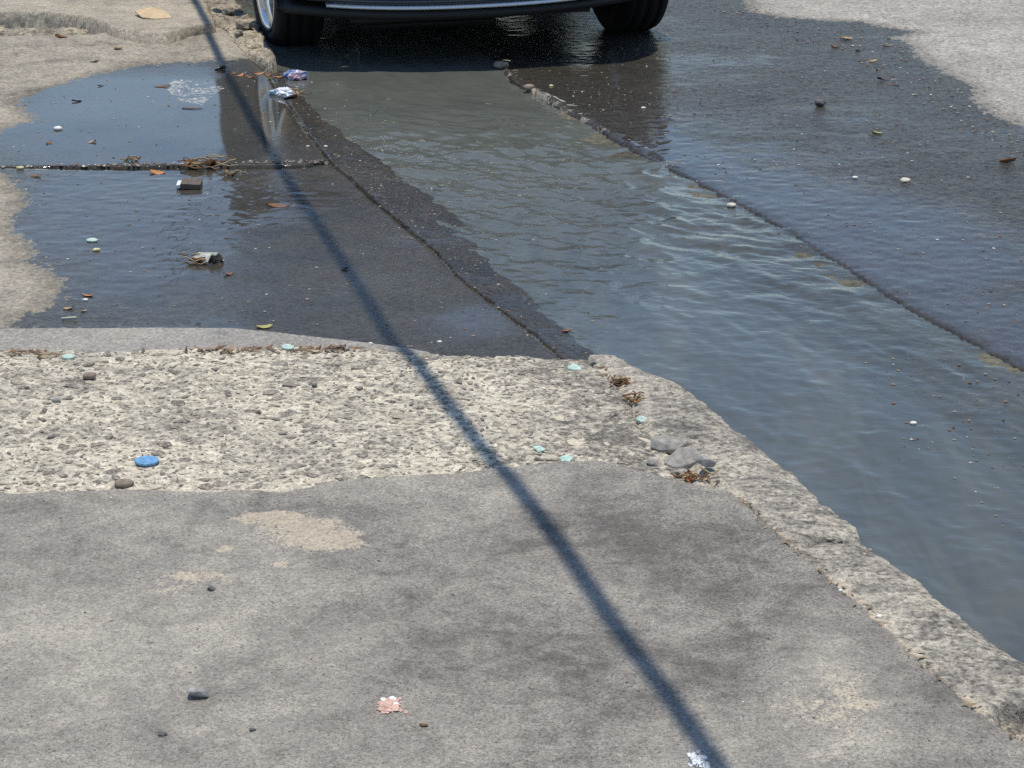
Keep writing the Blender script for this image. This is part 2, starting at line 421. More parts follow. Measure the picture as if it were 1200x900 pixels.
# the worn patch whose skin has gone: pale mortar with the aggregate standing out
B_poly = GL(B_FAR, -0.012) + GL(KERB_JOINT[:7], -0.006) + GL([(848, 640), (-900, 640)], -0.01)
def z_worn(x, y, S):
    cx, cy = G(640, 470, -0.01)
    smooth = ss(x, -0.02, 0.12)
    z = -0.010 + 0.010 * fbm(x, y, 3.0, 3, 21) + (1 - 0.55 * smooth) * 0.010 * fbm(x, y, 28, 3, 22)
    far = seg_dist(x, y, GL(B_FAR, -0.012), False)
    return z - 0.014 * ss(-far, -0.16, 0.0) * smooth
sheet('worn_pavement_patch', M['mortar'], B_poly, z_worn, (-1.3, 0.6, 3.70, 4.85), 0.0055, edge=0.02, depth=0.07, rag=0.008, rags=20, round_=0.008,
      attrs=lambda x, y, S: {'tone': 0.05 - 0.17 * ss(x + 0.25 * fbm(x, y, 6, 2, 8), -0.15, 0.25) + 0.18 * fbm(x, y, 5, 3, 3), 'sand': np.zeros_like(x)})
worn = bpy.data.objects['worn_pavement_patch']

C_poly = GL(C_FAR, -0.026) + GL(C_NEAR, -0.018)
sheet('concrete_lip', M['strip'], C_poly, lambda x, y, S: -0.020 + 0.004 * fbm(x, y, 3, 2, 31), (-1.6, 0.0, 4.55, 5.1), 0.007, edge=0.014, depth=0.08, rag=0.003, rags=18, round_=0.005,
      attrs=lambda x, y, S: {'tone': 0.02 * np.ones_like(x), 'sand': np.zeros_like(x)})

def attr_slab(x, y, S):
    w_ = wet_at(x, y, WETP)
    # the film lies deepest in the upper slab and in the middle of the lower one
    p = np.zeros_like(x)
    def blob(px, py, rx, ry, a):
        cx, cy = G(px, py, -0.04)
        k = F / (cy * 1.03)
        return a * np.exp(-(((x - cx) / (rx / k)) ** 2 + ((y - cy) / (ry / k / 0.25)) ** 2))
    for b in [(170, 130, 190, 70, 1.25), (270, 150, 60, 60, 0.7), (200, 250, 110, 60, 0.95), (90, 240, 70, 60, 0.6), (180, 330, 120, 40, 0.55), (350, 230, 80, 40, 0.5), (430, 330, 120, 50, 0.35), (240, 380, 60, 9, 0.9), (560, 372, 60, 18, 0.8), (500, 275, 50, 10, 0.6)]:
        p += blob(*b)
    return {'tone': -0.02 + 0.1 * fbm(x, y, 2.0, 2, 41), 'sand': np.zeros_like(x), 'wet': w_, 'pool': np.clip(p, 0, 1)}
def z_lower(x, y, S):
    d = seg_dist(x, y, fk_joint, False)
    return -0.050 + 0.018 * ss(d, 0.5, 1.6) + 0.004 * fbm(x, y, 2.5, 2, 51) + 0.0016 * fbm(x, y, 30, 2, 52)
D2_poly = [(p[0], p[1] - 0.012) for p in GL(D_JOINT, -0.04)] + [(p[0] - 0.002, p[1]) for p in fk_joint[5:]] + GL([(655, 430), (500, 425), (-900, 425)], -0.04)
sheet('lower_wet_slab', M['slab'], D2_poly, z_lower, (-2.2, 0.3, 4.4, 6.75), 0.0085, edge=0.012, depth=0.06, rag=0.006, rags=25, attrs=attr_slab, round_=0.004)
def z_upper(x, y, S):
    d = seg_dist(x, y, fk_joint, False)
    return -0.046 + 0.010 * ss(d, 0.9, 2.2) + 0.003 * fbm(x, y, 2.0, 2, 55) + 0.022 * ss(y, 8.3, 9.2)
D1_poly = GL(D1_FAR, -0.03) + GL([(275, 50), (300, 70), (316, 86)], -0.03) + [(p[0] - 0.002, p[1]) for p in fk_joint[1:5]] + [(p[0], p[1] + 0.012) for p in GL(D_JOINT, -0.04)[::-1]]
sheet('upper_wet_slab', M['slab'], D1_poly, z_upper, (-2.7, -0.3, 6.5, 9.5), 0.010, edge=0.012, depth=0.06, rag=0.007, rags=20, attrs=attr_slab, round_=0.004)
dry0 = lambda x, y, S: {'tone': 0.02 + 0.14 * fbm(x, y, 2.0, 3, 61), 'sand': np.zeros_like(x), 'wet': np.zeros_like(x), 'pool': np.zeros_like(x)}
# crumbled band between the slabs
sheet('crumbled_joint', M['rubble'], GL([(-900, 8), (120, 8), (262, 25), (266, 42), (200, 52), (0, 52), (-900, 54)], -0.04), lambda x, y, S: -0.055 + 0.075 * fbm(x, y, 9, 4, 63, 0.65), (-2.8, -1.1, 8.9, 10.2), 0.010,
      attrs=lambda x, y, S: {'tone': 0.06 + 0.1 * fbm(x, y, 6, 2, 3), 'sand': np.zeros_like(x)})
E_poly = GL(E_NEAR, 0.008) + GL([(238, 0), (200, -50), (100, -130), (-80, -250)], -0.01) + [(-14, 28), (-14, 10)]
sheet('far_pavement_slab', M['slab'], E_poly, lambda x, y, S: 0.014 + 0.006 * fbm(x, y, 2, 2, 65) + 0.002 * fbm(x, y, 25, 2, 66), (-2.9, -1.2, 9.2, 11.0), 0.011, edge=0.012, depth=0.10, rag=0.014, rags=18, attrs=dry0, round_=0.003)
under = sheet('pavement_base', M['rubble'], [(-12, 3.4), (kerb_joint[8][0] - 0.1, 3.4)] + GL([(700, 440), (650, 412), (400, 205), (318, 90), (262, 30), (230, -10), (-80, -250)], -0.075) + [(-14, 26)], lambda x, y, S: -0.068 + 0 * x, (-1, 0, 5, 6), 0.08, edge=0.05)

# kerb, near length: dry, eroded
K_poly = [G(690, 414, 0)] + kerb_edge + [(kerb_near_end[0] + 0.45, kerb_near_end[1])] + [kerb_near_end] + kerb_joint[::-1]
crack = GL([(944, 640), (960, 633), (990, 634), (1012, 631)], -0.005)
pit_c = G(1188, 846, -0.01)
def z_kerb(x, y, S):
    d = seg_dist(x, y, kerb_edge, False)
    z = -0.004 + 0.007 * fbm(x, y, 5, 3, 71, 0.5) + 0.0035 * fbm(x, y, 55, 3, 72)
    z -= 0.010 * ss(-d, -0.05, 0.0)
    z -= 0.010 * ss(-seg_dist(x, y, crack, False), -0.012, -0.002)
    z -= 0.035 * ss(-np.hypot(x - pit_c[0], (y - pit_c[1]) * 0.6), -0.035, -0.015)
    z -= 0.012 * ss(-seg_dist(x, y, GL(KERB_JOINT[:7], 0), False), -0.03, 0.0)
    return z
sheet('kerb', M['kerb'], K_poly, z_kerb, (0.05, 1.3, 2.8, 4.85), 0.006, edge=0.022, depth=0.14, rag=0.009, rags=26, margin=0.05, round_=0.004,
      attrs=lambda x, y, S: {'tone': 0.01 + 0.10 * fbm(x, y, 5, 3, 73) + 0.07 * ss(-seg_dist(x, y, kerb_joint, False), -0.07, -0.01) , 'sand': 0.5 * ss(-seg_dist(x, y, kerb_joint, False), -0.05, 0.0)})
# kerb, far length: wet, sloping into the gutter
FK_poly = [(p[0] + 0.002, p[1]) for p in fk_joint] + [(p[0] + 0.10, p[1]) for p in fk_edge[::-1]]
def z_fk(x, y, S):
    sgn = sdf(x, y, [(p[0] - 2.0, p[1]) for p in fk_edge] + fk_edge[::-1])
    sgn = sgn + 0.035 * fbm(x, y, 12, 4, 79, 0.6)
    z = ZW + np.where(sgn > 0, 0.0035 * ss(sgn, 0.0, 0.012) + 0.045 * sgn, 0.35 * sgn)
    return np.minimum(z, -0.046 + 0 * x) + 0.007 * fbm(x, y, 14, 4, 75, 0.6) + 0.003 * fbm(x, y, 60, 2, 76)
sheet('wet_kerb', M['farkerb'], FK_poly, z_fk, (-1.2, 0.5, 4.6, 8.7), 0.008, edge=0.012, depth=0.10, rag=0.007, rags=25, attrs=lambda x, y, S: {'tone': 0.08 * fbm(x, y, 6, 3, 77), 'sand': np.zeros_like(x), 'wet': np.ones_like(x), 'pool': 0.38 + 0.6 * fbm(x, y, 7, 3, 78)})
# kerb, broken dry end up by the car
BK_poly = GL([(240, -3), (254, 28), (268, 36), (280, 52), (300, 66), (316, 72), (322, 62), (312, 50), (308, 36), (300, 22), (286, 12), (272, -3), (226, -60), (-56, -250), (-84, -250), (196, -60)], -0.012)
sheet('broken_kerb', M['rubble'], BK_poly, lambda x, y, S: -0.014 + 0.05 * fbm(x, y, 9, 4, 81, 0.6) - 0.012 * ss(-np.abs(fbm(x, y, 14, 2, 82)), -0.03, 0.0), (-1.8, -0.9, 8.4, 11.0), 0.009, edge=0.02, depth=0.14, rag=0.018, rags=14, margin=0.06,
      attrs=lambda x, y, S: {'tone': 0.04 + 0.2 * fbm(x, y, 9, 2, 83), 'sand': np.zeros_like(x)})

# road on the right: its broken edge borders the gutter, the joint is a narrow groove
R_poly = seam + [(30.0, -4.0), (30.0, 40.0), (seam[0][0], 40.0)]
ridge = GL([(585, 75), (598, 94), (640, 119), (680, 139), (720, 164), (745, 178)], ZW)
def z_road(x, y, S):
    d = np.clip(S, 0, 4)
    rg = np.exp(-(seg_dist(x, y, ridge, False) / 0.032) ** 2)
    return ZW + 0.0035 + 0.003 * ss(d, 0.0, 0.05) + 0.011 * d + 0.004 * fbm(x, y, 2.5, 3, 91) + 0.0032 * fbm(x, y, 34, 3, 92) + 0.020 * rg * (0.5 + 2.6 * fbm(x, y, 12, 4, 93, 0.65))
def attr_road(x, y, S):
    p = 0.80 * np.exp(-(S / 0.50) ** 2) + 0.10 + 0.75 * fbm(x, y * 1.3, 1.6, 3, 97) * (S > 0.25)
    rg = np.exp(-(seg_dist(x, y, ridge, False) / 0.045) ** 2) * np.clip(0.75 + 1.6 * fbm(x, y, 9, 3, 94), 0, 1)
    return {'tone': 0.03 + 0.12 * fbm(x, y, 2.0, 3, 95) + 0.05 * rg, 'sand': 0.5 * rg, 'wet': wet_at(x, y, WETR) - 0.56 * rg * (y < 8.6), 'pool': np.clip(p - rg * 0.5, 0, 1)}
sheet('road', M['road'], R_poly, z_road, (-0.6, 2.75, 4.3, 10.6), 0.0115, edge=0.012, depth=0.05, rag=0.007, rags=22, attrs=attr_road, margin=0.05)

# gutter bed, dipping towards the kerb
def z_bed(x, y, S):
    d = seg_dist(x, y, seam, False)
    return ZW - 0.003 - 0.11 * ss(d, 0.0, 1.15) + 0.008 * fbm(x, y, 6, 3, 101)
gut_l = [(p[0] - 0.06, p[1]) for p in (GL([(-60, -250), (230, -60), (280, 0), (310, 50)], ZW) + fk_edge[1:] + kerb_edge[1:])]
gut_l = [(p[0] - 0.10, p[1]) for p in gut_l]
GUT = gut_l + [(kerb_near_end[0] + 0.3, kerb_near_end[1]), (2.2, -4.0), (4.5, -4.0)] + [(p[0] + 0.08, p[1]) for p in seam[::-1]]
sheet('gutter_bed', M['bed'], GUT, z_bed, (-1.6, 2.2, 3.0, 10.6), 0.025, edge=0.05, depth=0.05, margin=0.1,
      attrs=lambda x, y, S: {'tone': 0.15 * fbm(x, y, 3, 3, 103), 'sand': np.zeros_like(x)})

# water
def water_material():
    T = NT('muddy_water')
    nt = T.t
    nt.nodes.remove(T.p)
    depth = T.attr('depth')
    lay = T.attr('calm')
    silt = T.math('MAXIMUM', T.mr(depth, 0.002, 0.045, 0.30, 1.0), T.attr('muddy'))
    silt = T.math('ADD', T.math('MULTIPLY', silt, 0.92), T.math('MULTIPLY', T.math('SUBTRACT', T.noise(3.0, 4, 0.6), 0.5), 0.3), clamp=True)
    dif = T.n('ShaderNodeBsdfDiffuse')
    md = T.attr('muddy')
    T.set(dif.inputs['Color'], T.mix(md, T.mix(T.mr(T.noise(9.0, 4, 0.65, T.vec((1.0, 0.13, 1), R(-18.8)), 0.5), 0.40, 0.68), (0.080, 0.091, 0.087, 1), (0.108, 0.114, 0.099, 1)), T.mix(T.noise(4.0, 4, 0.6, T.vec((2.0, 0.6, 1), R(20))), (0.094, 0.104, 0.092, 1), (0.136, 0.144, 0.126, 1))))
    tr = T.n('ShaderNodeBsdfTransparent'); tr.inputs['Color'].default_value = (0.80, 0.80, 0.70, 1)
    m1 = T.n('ShaderNodeMixShader'); T.set(m1.inputs[0], silt); T.set(m1.inputs[1], tr.outputs[0]); T.set(m1.inputs[2], dif.outputs[0])
    rip = T.noise(34.0, 3, 0.55, T.vec((0.8, 1.5, 1), R(24)), 0.4)
    rip2 = T.noise(120.0, 2, 0.5, T.vec((0.7, 1.3, 1), R(24)))
    hh = T.math('ADD', rip, T.math('MULTIPLY', rip2, 0.08))
    b = T.bump(hh, T.mixf(lay, 0.22, 0.03), 0.010)
    gl = T.n('ShaderNodeBsdfGlossy'); gl.inputs['Roughness'].default_value = 0.035; gl.inputs['Color'].default_value = (1, 1, 1, 1)
    T.set(gl.inputs['Normal'], b)
    fr = T.n('ShaderNodeFresnel'); fr.inputs['IOR'].default_value = 1.33; T.set(fr.inputs['Normal'], b)
    m2 = T.n('ShaderNodeMixShader'); T.set(m2.inputs[0], fr.outputs[0]); T.set(m2.inputs[1], m1.outputs[0]); T.set(m2.inputs[2], gl.outputs[0])
    T.set(T.out.inputs['Surface'], m2.outputs[0])
    return T.m
M['water'] = water_material()
k_dir = np.array([-math.sin(R(18.8)), math.cos(R(18.8))])
def z_water(x, y, S):
    # u across the gutter, v along it
    u = x * k_dir[1] - y * k_dir[0]; v = x * k_dir[0] + y * k_dir[1]
    wx = u + 0.16 * fbm(x, y, 3.5, 4, 111); wy = v + 0.26 * fbm(x, y, 2.6, 4, 112)
    turb = np.exp(-((y - 6.6) / 1.05) ** 2)
    z = 0.0003 * np.sin(2 * math.pi * (wy * 9.0 + wx * 5.0)) * (0.3 + fbm(x, y, 3, 2, 113) * 1.6 + 0.35)
    z += 0.0003 * np.sin(2 * math.pi * (wy * 13.0 - wx * 9.0)) * (0.5 + fbm(x, y, 4, 2, 114) * 2)
    z = z * (0.25 + 1.1 * turb)
    z += turb * 0.025 * fbm(u * 1.2 + 0.35 * v, v * 0.9, 11.0, 3, 115)
    z += 0.0070 * fbm(u * 1.0, v * 0.16, 12.0, 3, 116) * (1 - 0.4 * turb) + 0.003 * fbm(u, v * 0.35, 4.0, 3, 117)
    z += 0.0021 * fbm(u, v * 0.6, 42.0, 2, 119) * (y < 7.6)
    z += 0.0042 * np.clip(fbm(u * 0.8 + 0.2 * v, v * 0.8, 22.0, 2, 118) - 0.10, 0, 1) * (1 - 0.5 * turb)
    return ZW + z
def attr_water(x, y, S):
    turb = np.exp(-((y - 6.5) / 1.1) ** 2)
    return {'depth': np.clip(ZW - z_bed(x, y, S), 0, 1), 'calm': np.clip(1 - turb - 0.25 * (1 - ss(y, 5.2, 6.2)), 0, 1), 'muddy': ss(y, 5.6, 6.8)}
wat = sheet('water', M['water'], GUT, z_water, (-1.6, 2.1, 3.0, 10.4), 0.0085, edge=0.05, depth=0.02, attrs=attr_water, margin=0.06)

# ------------------------------------------------------------------ aggregate in the worn patch (too many to pick apart: one part)
def stone_field(name, parent, mat, n, poly_px, zpx, rlo, rhi, sink, seed, dens=None):
    rnd = np.random.default_rng(seed)
    poly = GL(poly_px, zpx)
    xs_ = [p[0] for p in poly]; ys_ = [p[1] for p in poly]
    P = np.stack([rnd.uniform(min(xs_), max(xs_), n * 3), rnd.uniform(min(ys_), max(ys_), n * 3)], -1)
    S = sdf(P[:, 0], P[:, 1], poly)
    P = P[S > 0.004]
    if dens is not None: P = P[rnd.uniform(0, 1, len(P)) < dens(P[:, 0], P[:, 1])]
    P = P[:n]
    V = []; Fc = []; T_ = []
    cells = {}
    for (x, y) in P:
        r = rlo + (rhi - rlo) * rnd.uniform() ** 2.2
        key = (int(x / 0.03), int(y / 0.03)); bad = False
        for i in (-1, 0, 1):
            for j in (-1, 0, 1):
                for (qx, qy, qr) in cells.get((key[0] + i, key[1] + j), ()):
                    if math.hypot(x - qx, y - qy) < (r + qr) * 0.8: bad = True
        if bad: continue
        cells.setdefault(key, []).append((x, y, r))
        z0 = zat(x, y)
        k = 7; a0 = rnd.uniform(0, 6.28); el = rnd.uniform(0.4, 0.9); rot = rnd.uniform(0, 3.14)
        hh = r * rnd.uniform(0.03, 0.12)
        b = len(V); cr, sr = math.cos(rot), math.sin(rot)
        rad = [rnd.uniform(0.45, 1.25) for _ in range(k)]
        tilt = rnd.uniform(-0.10, 0.10, 2)
        for (s_, zz) in ((1.0, -sink - hh), (0.92, hh * 0.35), (0.55, hh * 0.85)):
            for q in range(k):
                an = a0 + q * 2 * math.pi / k
                lx, ly = r * rad[q] * s_ * math.cos(an), r * rad[q] * s_ * el * math.sin(an)
                gx, gy = lx * cr - ly * sr, lx * sr + ly * cr
                V.append((x + gx, y + gy, z0 + zz - sink + (tilt[0] * gx + tilt[1] * gy if zz > 0 else 0)))
        V.append((x, y, z0 + hh * 0.95 - sink))
        tone = rnd.uniform()
        T_ += [tone] * (3 * k + 1)
        for lv in range(2):
            for q in range(k):
                q2 = (q + 1) % k
                Fc.append((b + lv * k + q, b + lv * k + q2, b + (lv + 1) * k + q2, b + (lv + 1) * k + q))
        for q in range(k): Fc.append((b + 2 * k + q, b + 2 * k + (q + 1) % k, b + 3 * k))
    o = mesh_obj(name, V, Fc, mat, parent, False)
    at = o.data.attributes.new('tone', 'FLOAT', 'POINT')
    at.data.foreach_set('value', np.array(T_, np.float32))
    o['kind'] = 'stuff'
    return o
def stone_mat(name, cols, rough=0.85, coat=0.0):
    T = NT(name)
    rmp = T.n('ShaderNodeValToRGB')
    e = rmp.color_ramp.elements
    while len(e) < len(cols): e.new(0.5)
    for i, c in enumerate(cols):
        e[i].position = i / (len(cols) - 1); e[i].color = c
    T.set(rmp.inputs[0], T.attr('tone'))
    n = T.noise(220.0, 3, 0.7)
    v = T.mr(n, 0.25, 0.75, 0.6, 1.4, False)
    cc = T.n('ShaderNodeMix'); cc.data_type = 'RGBA'; cc.blend_type = 'MULTIPLY'; cc.inputs[0].default_value = 1.0
    T.set(cc.inputs[6], rmp.outputs[0]); T.set(cc.inputs[7], v)
    # dusty cream smears of mortar left on top
    sm = T.mr(T.noise(110.0, 4, 0.8), 0.46, 0.58)
    T.set(T.p.inputs['Base Color'], T.mix(T.math('MULTIPLY', sm, 0.45), cc.outputs[2], lin(204, 193, 170)))
    T.p.inputs['Roughness'].default_value = rough
    T.p.inputs['Specular IOR Level'].default_value = 0.3
    T.p.inputs['Coat Weight'].default_value = coat
    T.set(T.p.inputs['Normal'], T.bump(n, 0.7, 0.003))
    return T.m
M['aggregate'] = stone_mat('aggregate_stone', [lin(80, 77, 74), lin(108, 103, 97), lin(132, 126, 116), lin(100, 93, 86), lin(178, 168, 149), lin(204, 194, 172)])
stone_field('aggregate_stones', worn, M['aggregate'], 9000, [(-120, 414), (400, 410), (700, 420), (745, 490), (800, 545), (690, 545), (560, 558), (380, 572), (-120, 584)], -0.012, 0.004, 0.026, -0.0006, 5,
            dens=lambda x, y: np.clip(1.05 - ss(x, -0.05, 0.30) * 0.85 + 0.8 * fbm(x, y, 6, 2, 9), 0.06, 1))

stone_field('kerb_aggregate', bpy.data.objects['kerb'], M['aggregate'], 1300, [(700, 420), (780, 445), (850, 495), (1000, 620), (1210, 785), (1210, 860), (1010, 700), (880, 585), (760, 490)], -0.004, 0.003, 0.011, 0.0012, 17)

# ------------------------------------------------------------------ small shape builders
def ico(sub=2):
    bm = bmesh.new(); bmesh.ops.create_icosphere(bm, subdivisions=sub, radius=1.0); return bm
def lump(name, sx, sy, sz, mat, seed, rough=0.25, sub=2, freq=1.4, smooth=True, parent=None):
    bm = ico(sub)
    for v in bm.verts:
        a = np.array([v.co.x]); b = np.array([v.co.y + 3 * v.co.z])
        k = 1 + rough * 2 * float(fbm(a + seed * 3.7, b - seed * 1.3, freq, 3, seed)[0])
        v.co = Vector((v.co.x * sx * k, v.co.y * sy * k, v.co.z * sz * k))
    zmin = min(v.co.z for v in bm.verts)
    for v in bm.verts: v.co.z -= zmin * 0.8
    return bm_obj(name, bm, mat, parent, smooth)
def chunk(name, sx, sy, sz, mat, seed, parent=None, n=16):
    r = random.Random(seed); bm = bmesh.new()
    for _ in range(n):
        v = Vector((r.gauss(0, 1), r.gauss(0, 1), r.gauss(0, 1))).normalized()
        v = Vector([math.copysign(abs(c) ** 0.7, c) for c in v])
        bm.verts.new((v.x * sx, v.y * sy, v.z * sz))
    bmesh.ops.convex_hull(bm, input=bm.verts)
    bmesh.ops.delete(bm, geom=[v for v in bm.verts if not v.link_faces], context='VERTS')
    bmesh.ops.bevel(bm, geom=list(bm.edges), offset=min(sx, sy, sz) * 0.10, segments=1, affect='EDGES')
    bmesh.ops.recalc_face_normals(bm, faces=bm.faces)
    zmin = min(v.co.z for v in bm.verts)
    for v in bm.verts: v.co.z -= zmin * 0.85
    return bm_obj(name, bm, mat, parent, False)
def leaf(name, L, W, mat, curl=0.3, fold=0.25, seed=0, parent=None):
    nu, nv = 12, 6; V = []; Fc = []
    r = random.Random(seed); tw = r.uniform(-0.8, 0.8); bend = r.uniform(-0.25, 0.25)
    for th in (0.0, 0.0012):
        for i in range(nu + 1):
            u = i / nu
            hw = W * 0.5 * (math.sin(math.pi * min(1, u * 0.97 + 0.02)) ** 0.75) * (1 + 0.12 * math.sin(17 * u + seed))
            for j in range(nv + 1):
                v = j / nv * 2 - 1
                z = curl * L * ((u - 0.5) ** 2) * 1.3 + fold * W * (v * v) * (0.6 + 0.6 * math.sin(3.3 * u + seed)) + tw * v * hw * (u - 0.5) + th
                V.append((L * (u - 0.5), v * hw + bend * L * (u - .5) ** 2, z))
    n1 = (nu + 1) * (nv + 1)
    for i in range(nu):
        for j in range(nv):
            a = i * (nv + 1) + j
            q = (a, a + nv + 1, a + nv + 2, a + 1)
            Fc.append(tuple(n1 + k for k in q)); Fc.append(q[::-1])
    zm = min(v[2] for v in V)
    V = [(x, y, z - zm) for x, y, z in V]
    return mesh_obj(name, V, Fc, mat, parent)
def tube(name, pts, rad, mat, parent=None, k=6, taper=1.0):
    V = []; Fc = []; n = len(pts)
    for i, p in enumerate(pts):
        p = Vector(p)
        t = (Vector(pts[min(i + 1, n - 1)]) - Vector(pts[max(i - 1, 0)])).normalized()
        u = t.orthogonal().normalized() if abs(t.z) > 0.95 else t.cross(Vector((0, 0, 1))).normalized()
        v = t.cross(u)
        rr = rad * (1 + (taper - 1) * i / (n - 1))
        for q in range(k):
            a = 2 * math.pi * q / k
            V.append(p + u * rr * math.cos(a) + v * rr * math.sin(a))
    for i in range(n - 1):
        for q in range(k):
            q2 = (q + 1) % k
            Fc.append((i * k + q, i * k + q2, (i + 1) * k + q2, (i + 1) * k + q))
    Fc.append(tuple(range(k))[::-1]); Fc.append(tuple((n - 1) * k + q for q in range(k)))
    return mesh_obj(name, V, Fc, mat, parent)
def lathe(name, prof, mat, parent=None, seg=32, axis_='Z', smooth=True, close=False):
    V = []; Fc = []; n = len(prof)
    for s_ in range(seg):
        a = 2 * math.pi * s_ / seg
        for (r, h) in prof:
            if axis_ == 'Z': V.append((r * math.cos(a), r * math.sin(a), h))
            else: V.append((h, r * math.cos(a), r * math.sin(a)))
    for s_ in range(seg):
        s2 = (s_ + 1) % seg
        for i in range(n if close else n - 1):
            i2 = (i + 1) % n
            Fc.append((s_ * n + i, s2 * n + i, s2 * n + i2, s_ * n + i2))
    return mesh_obj(name, V, Fc, mat, parent, smooth)
def prism(name, outline, h, mat, parent=None, bev=0.0008):
    bm = bmesh.new()
    f = bm.faces.new([bm.verts.new((x, y, 0)) for x, y in outline])
    ex = bmesh.ops.extrude_face_region(bm, geom=[f])
    for v in ex['geom']:
        if isinstance(v, bmesh.types.BMVert): v.co.z += h
    bmesh.ops.recalc_face_normals(bm, faces=bm.faces)
    if bev: bmesh.ops.bevel(bm, geom=list(bm.edges), offset=bev, segments=1, affect='EDGES')
    return bm_obj(name, bm, mat, parent, False)
def box(bm, x0, x1, y0, y1, z0, z1):
    vs_ = [bm.verts.new(p) for p in [(x0, y0, z0), (x1, y0, z0), (x1, y1, z0), (x0, y1, z0), (x0, y0, z1), (x1, y0, z1), (x1, y1, z1), (x0, y1, z1)]]
    for f in [(3, 2, 1, 0), (4, 5, 6, 7), (0, 1, 5, 4), (1, 2, 6, 5), (2, 3, 7, 6), (3, 0, 4, 7)]:
        bm.faces.new([vs_[i] for i in f])

# ------------------------------------------------------------------ the car, its front wheels in and beside the gutter
M['paint'] = plain('dark_car_paint', (0.012, 0.016, 0.026), 0.25, 0.5, 0.1, 300, 0.3, 0, 0, 1.0)
M['black'] = plain('black_plastic', (0.012, 0.012, 0.013), 0.6, 0.4, 0.2, 200)
M['chrome'] = plain('bumper_trim_metal', (0.72, 0.74, 0.78), 0.38, 0.6, 0.05, 100, 0.35)
M['rubber'] = plain('tyre_rubber', (0.010, 0.010, 0.011), 0.8, 0.3, 0.3, 80, 0, 0.3)
M['alloy'] = plain('alloy_rim', (0.72, 0.73, 0.75), 0.28, 0.5, 0.06, 60, 0.85)
M['glass'] = plain('tinted_glass', (0.015, 0.018, 0.020), 0.04, 0.6, 0.05, 10, 0, 0, 0, 1.0)
M['lamp'] = plain('lamp_lens', (0.55, 0.57, 0.60), 0.08, 0.6, 0.05, 30, 0.2, 0, 0, 1.0)
M['redlens'] = plain('red_lens', (0.35, 0.01, 0.01), 0.1, 0.6, 0.05, 30, 0, 0, 0, 1.0)
pl_ = Vector((*G(332, 50, ZW), 0)); pr_ = Vector((*G(742, 35, -0.035), 0))
axm = (pl_ + pr_) / 2
yaw = math.atan2(pr_.y - pl_.y, pr_.x - pl_.x)
TRACK = 1.50
car = empty('car', (axm.x, axm.y + 0.09, -0.075), 0)
car.rotation_euler = (0, R(-1.6), yaw)
tag(car, 'dark navy car with silver bumper trim, front end facing, wheels in the flooded gutter', 'car')

def loft(stations):
    """rings of 20 points; station: y, half width, bottom, top, crown"""
    rings = []
    for (y, hw, zb, zt, cr) in stations:
        h = zt - zb
        half = [(0.0, zb), (0.5 * hw, zb), (0.86 * hw, zb + 0.01), (0.965 * hw, zb + 0.12 * h), (hw, zb + 0.42 * h), (0.99 * hw, zb + 0.66 * h), (0.955 * hw, zb + 0.86 * h), (0.86 * hw, zb + 0.975 * h), (0.5 * hw, zt + cr * 0.7), (0.0, zt + cr)]
        ring = [(x, y, z) for x, z in half] + [(-x, y, z) for x, z in half[-2:0:-1]]
        rings.append(ring)
    return rings
def body_mesh():
    st = [(-0.75, 0.30, 0.34, 0.56, 0.0), (-0.73, 0.52, 0.31, 0.60, 0.0), (-0.68, 0.68, 0.29, 0.65, 0.01), (-0.57, 0.79, 0.28, 0.70, 0.015), (-0.40, 0.845, 0.24, 0.76, 0.025), (0.0, 0.865, 0.22, 0.83, 0.035), (0.40, 0.87, 0.20, 0.90, 0.03), (1.0, 0.87, 0.19, 0.93, 0.0),
          (1.8, 0.87, 0.19, 0.94, 0.0), (2.5, 0.865, 0.21, 0.955, 0.0), (2.95, 0.85, 0.25, 0.97, 0.01), (3.25, 0.80, 0.28, 0.95, 0.01), (3.42, 0.68, 0.30, 0.86, 0.0), (3.46, 0.45, 0.34, 0.72, 0.0)]
    rings = loft(st)
    V = [p for r_ in rings for p in r_]; n = len(rings[0]); Fc = []
    for i in range(len(rings) - 1):
        for q in range(n):
            q2 = (q + 1) % n
            Fc.append((i * n + q, i * n + q2, (i + 1) * n + q2, (i + 1) * n + q))
    Fc.append(tuple(range(n))); Fc.append(tuple(((len(rings) - 1) * n + q) for q in range(n))[::-1])
    return V, Fc
V, Fc = body_mesh()
bd = mesh_obj('body', V, Fc, M['paint'])
bm = bmesh.new(); bm.from_mesh(bd.data); bmesh.ops.recalc_face_normals(bm, faces=bm.faces); bm.to_mesh(bd.data); bm.free()
sub = bd.modifiers.new('s', 'SUBSURF'); sub.levels = 2; sub.render_levels = 2
cutters = []
for yy in (0.0, 2.62):
    for sx in (-1, 1):
        c = lathe('arch', [(0.001, sx * 0.50), (0.385, sx * 0.50), (0.385, sx * 1.1), (0.001, sx * 1.1)], M['black'], None, 36, 'X', True)
        c.location = (0, yy, 0.31)
        bmx = bmesh.new(); bmx.from_mesh(c.data); bmesh.ops.remove_doubles(bmx, verts=bmx.verts, dist=0.004); bmesh.ops.recalc_face_normals(bmx, faces=bmx.faces); bmx.to_mesh(c.data); bmx.free()
        mo = bd.modifiers.new('b', 'BOOLEAN'); mo.operation = 'DIFFERENCE'; mo.object = c; mo.solver = 'EXACT'
        cutters.append(c)
bpy.context.view_layer.update()
dg = bpy.context.evaluated_depsgraph_get()
me2 = bpy.data.meshes.new_from_object(bd.evaluated_get(dg))
bd.modifiers.clear(); bd.data = me2
me2.polygons.foreach_set('use_smooth', [True] * len(me2.polygons))
for c in cutters: bpy.data.objects.remove(c, do_unlink=True)
bd.parent = car
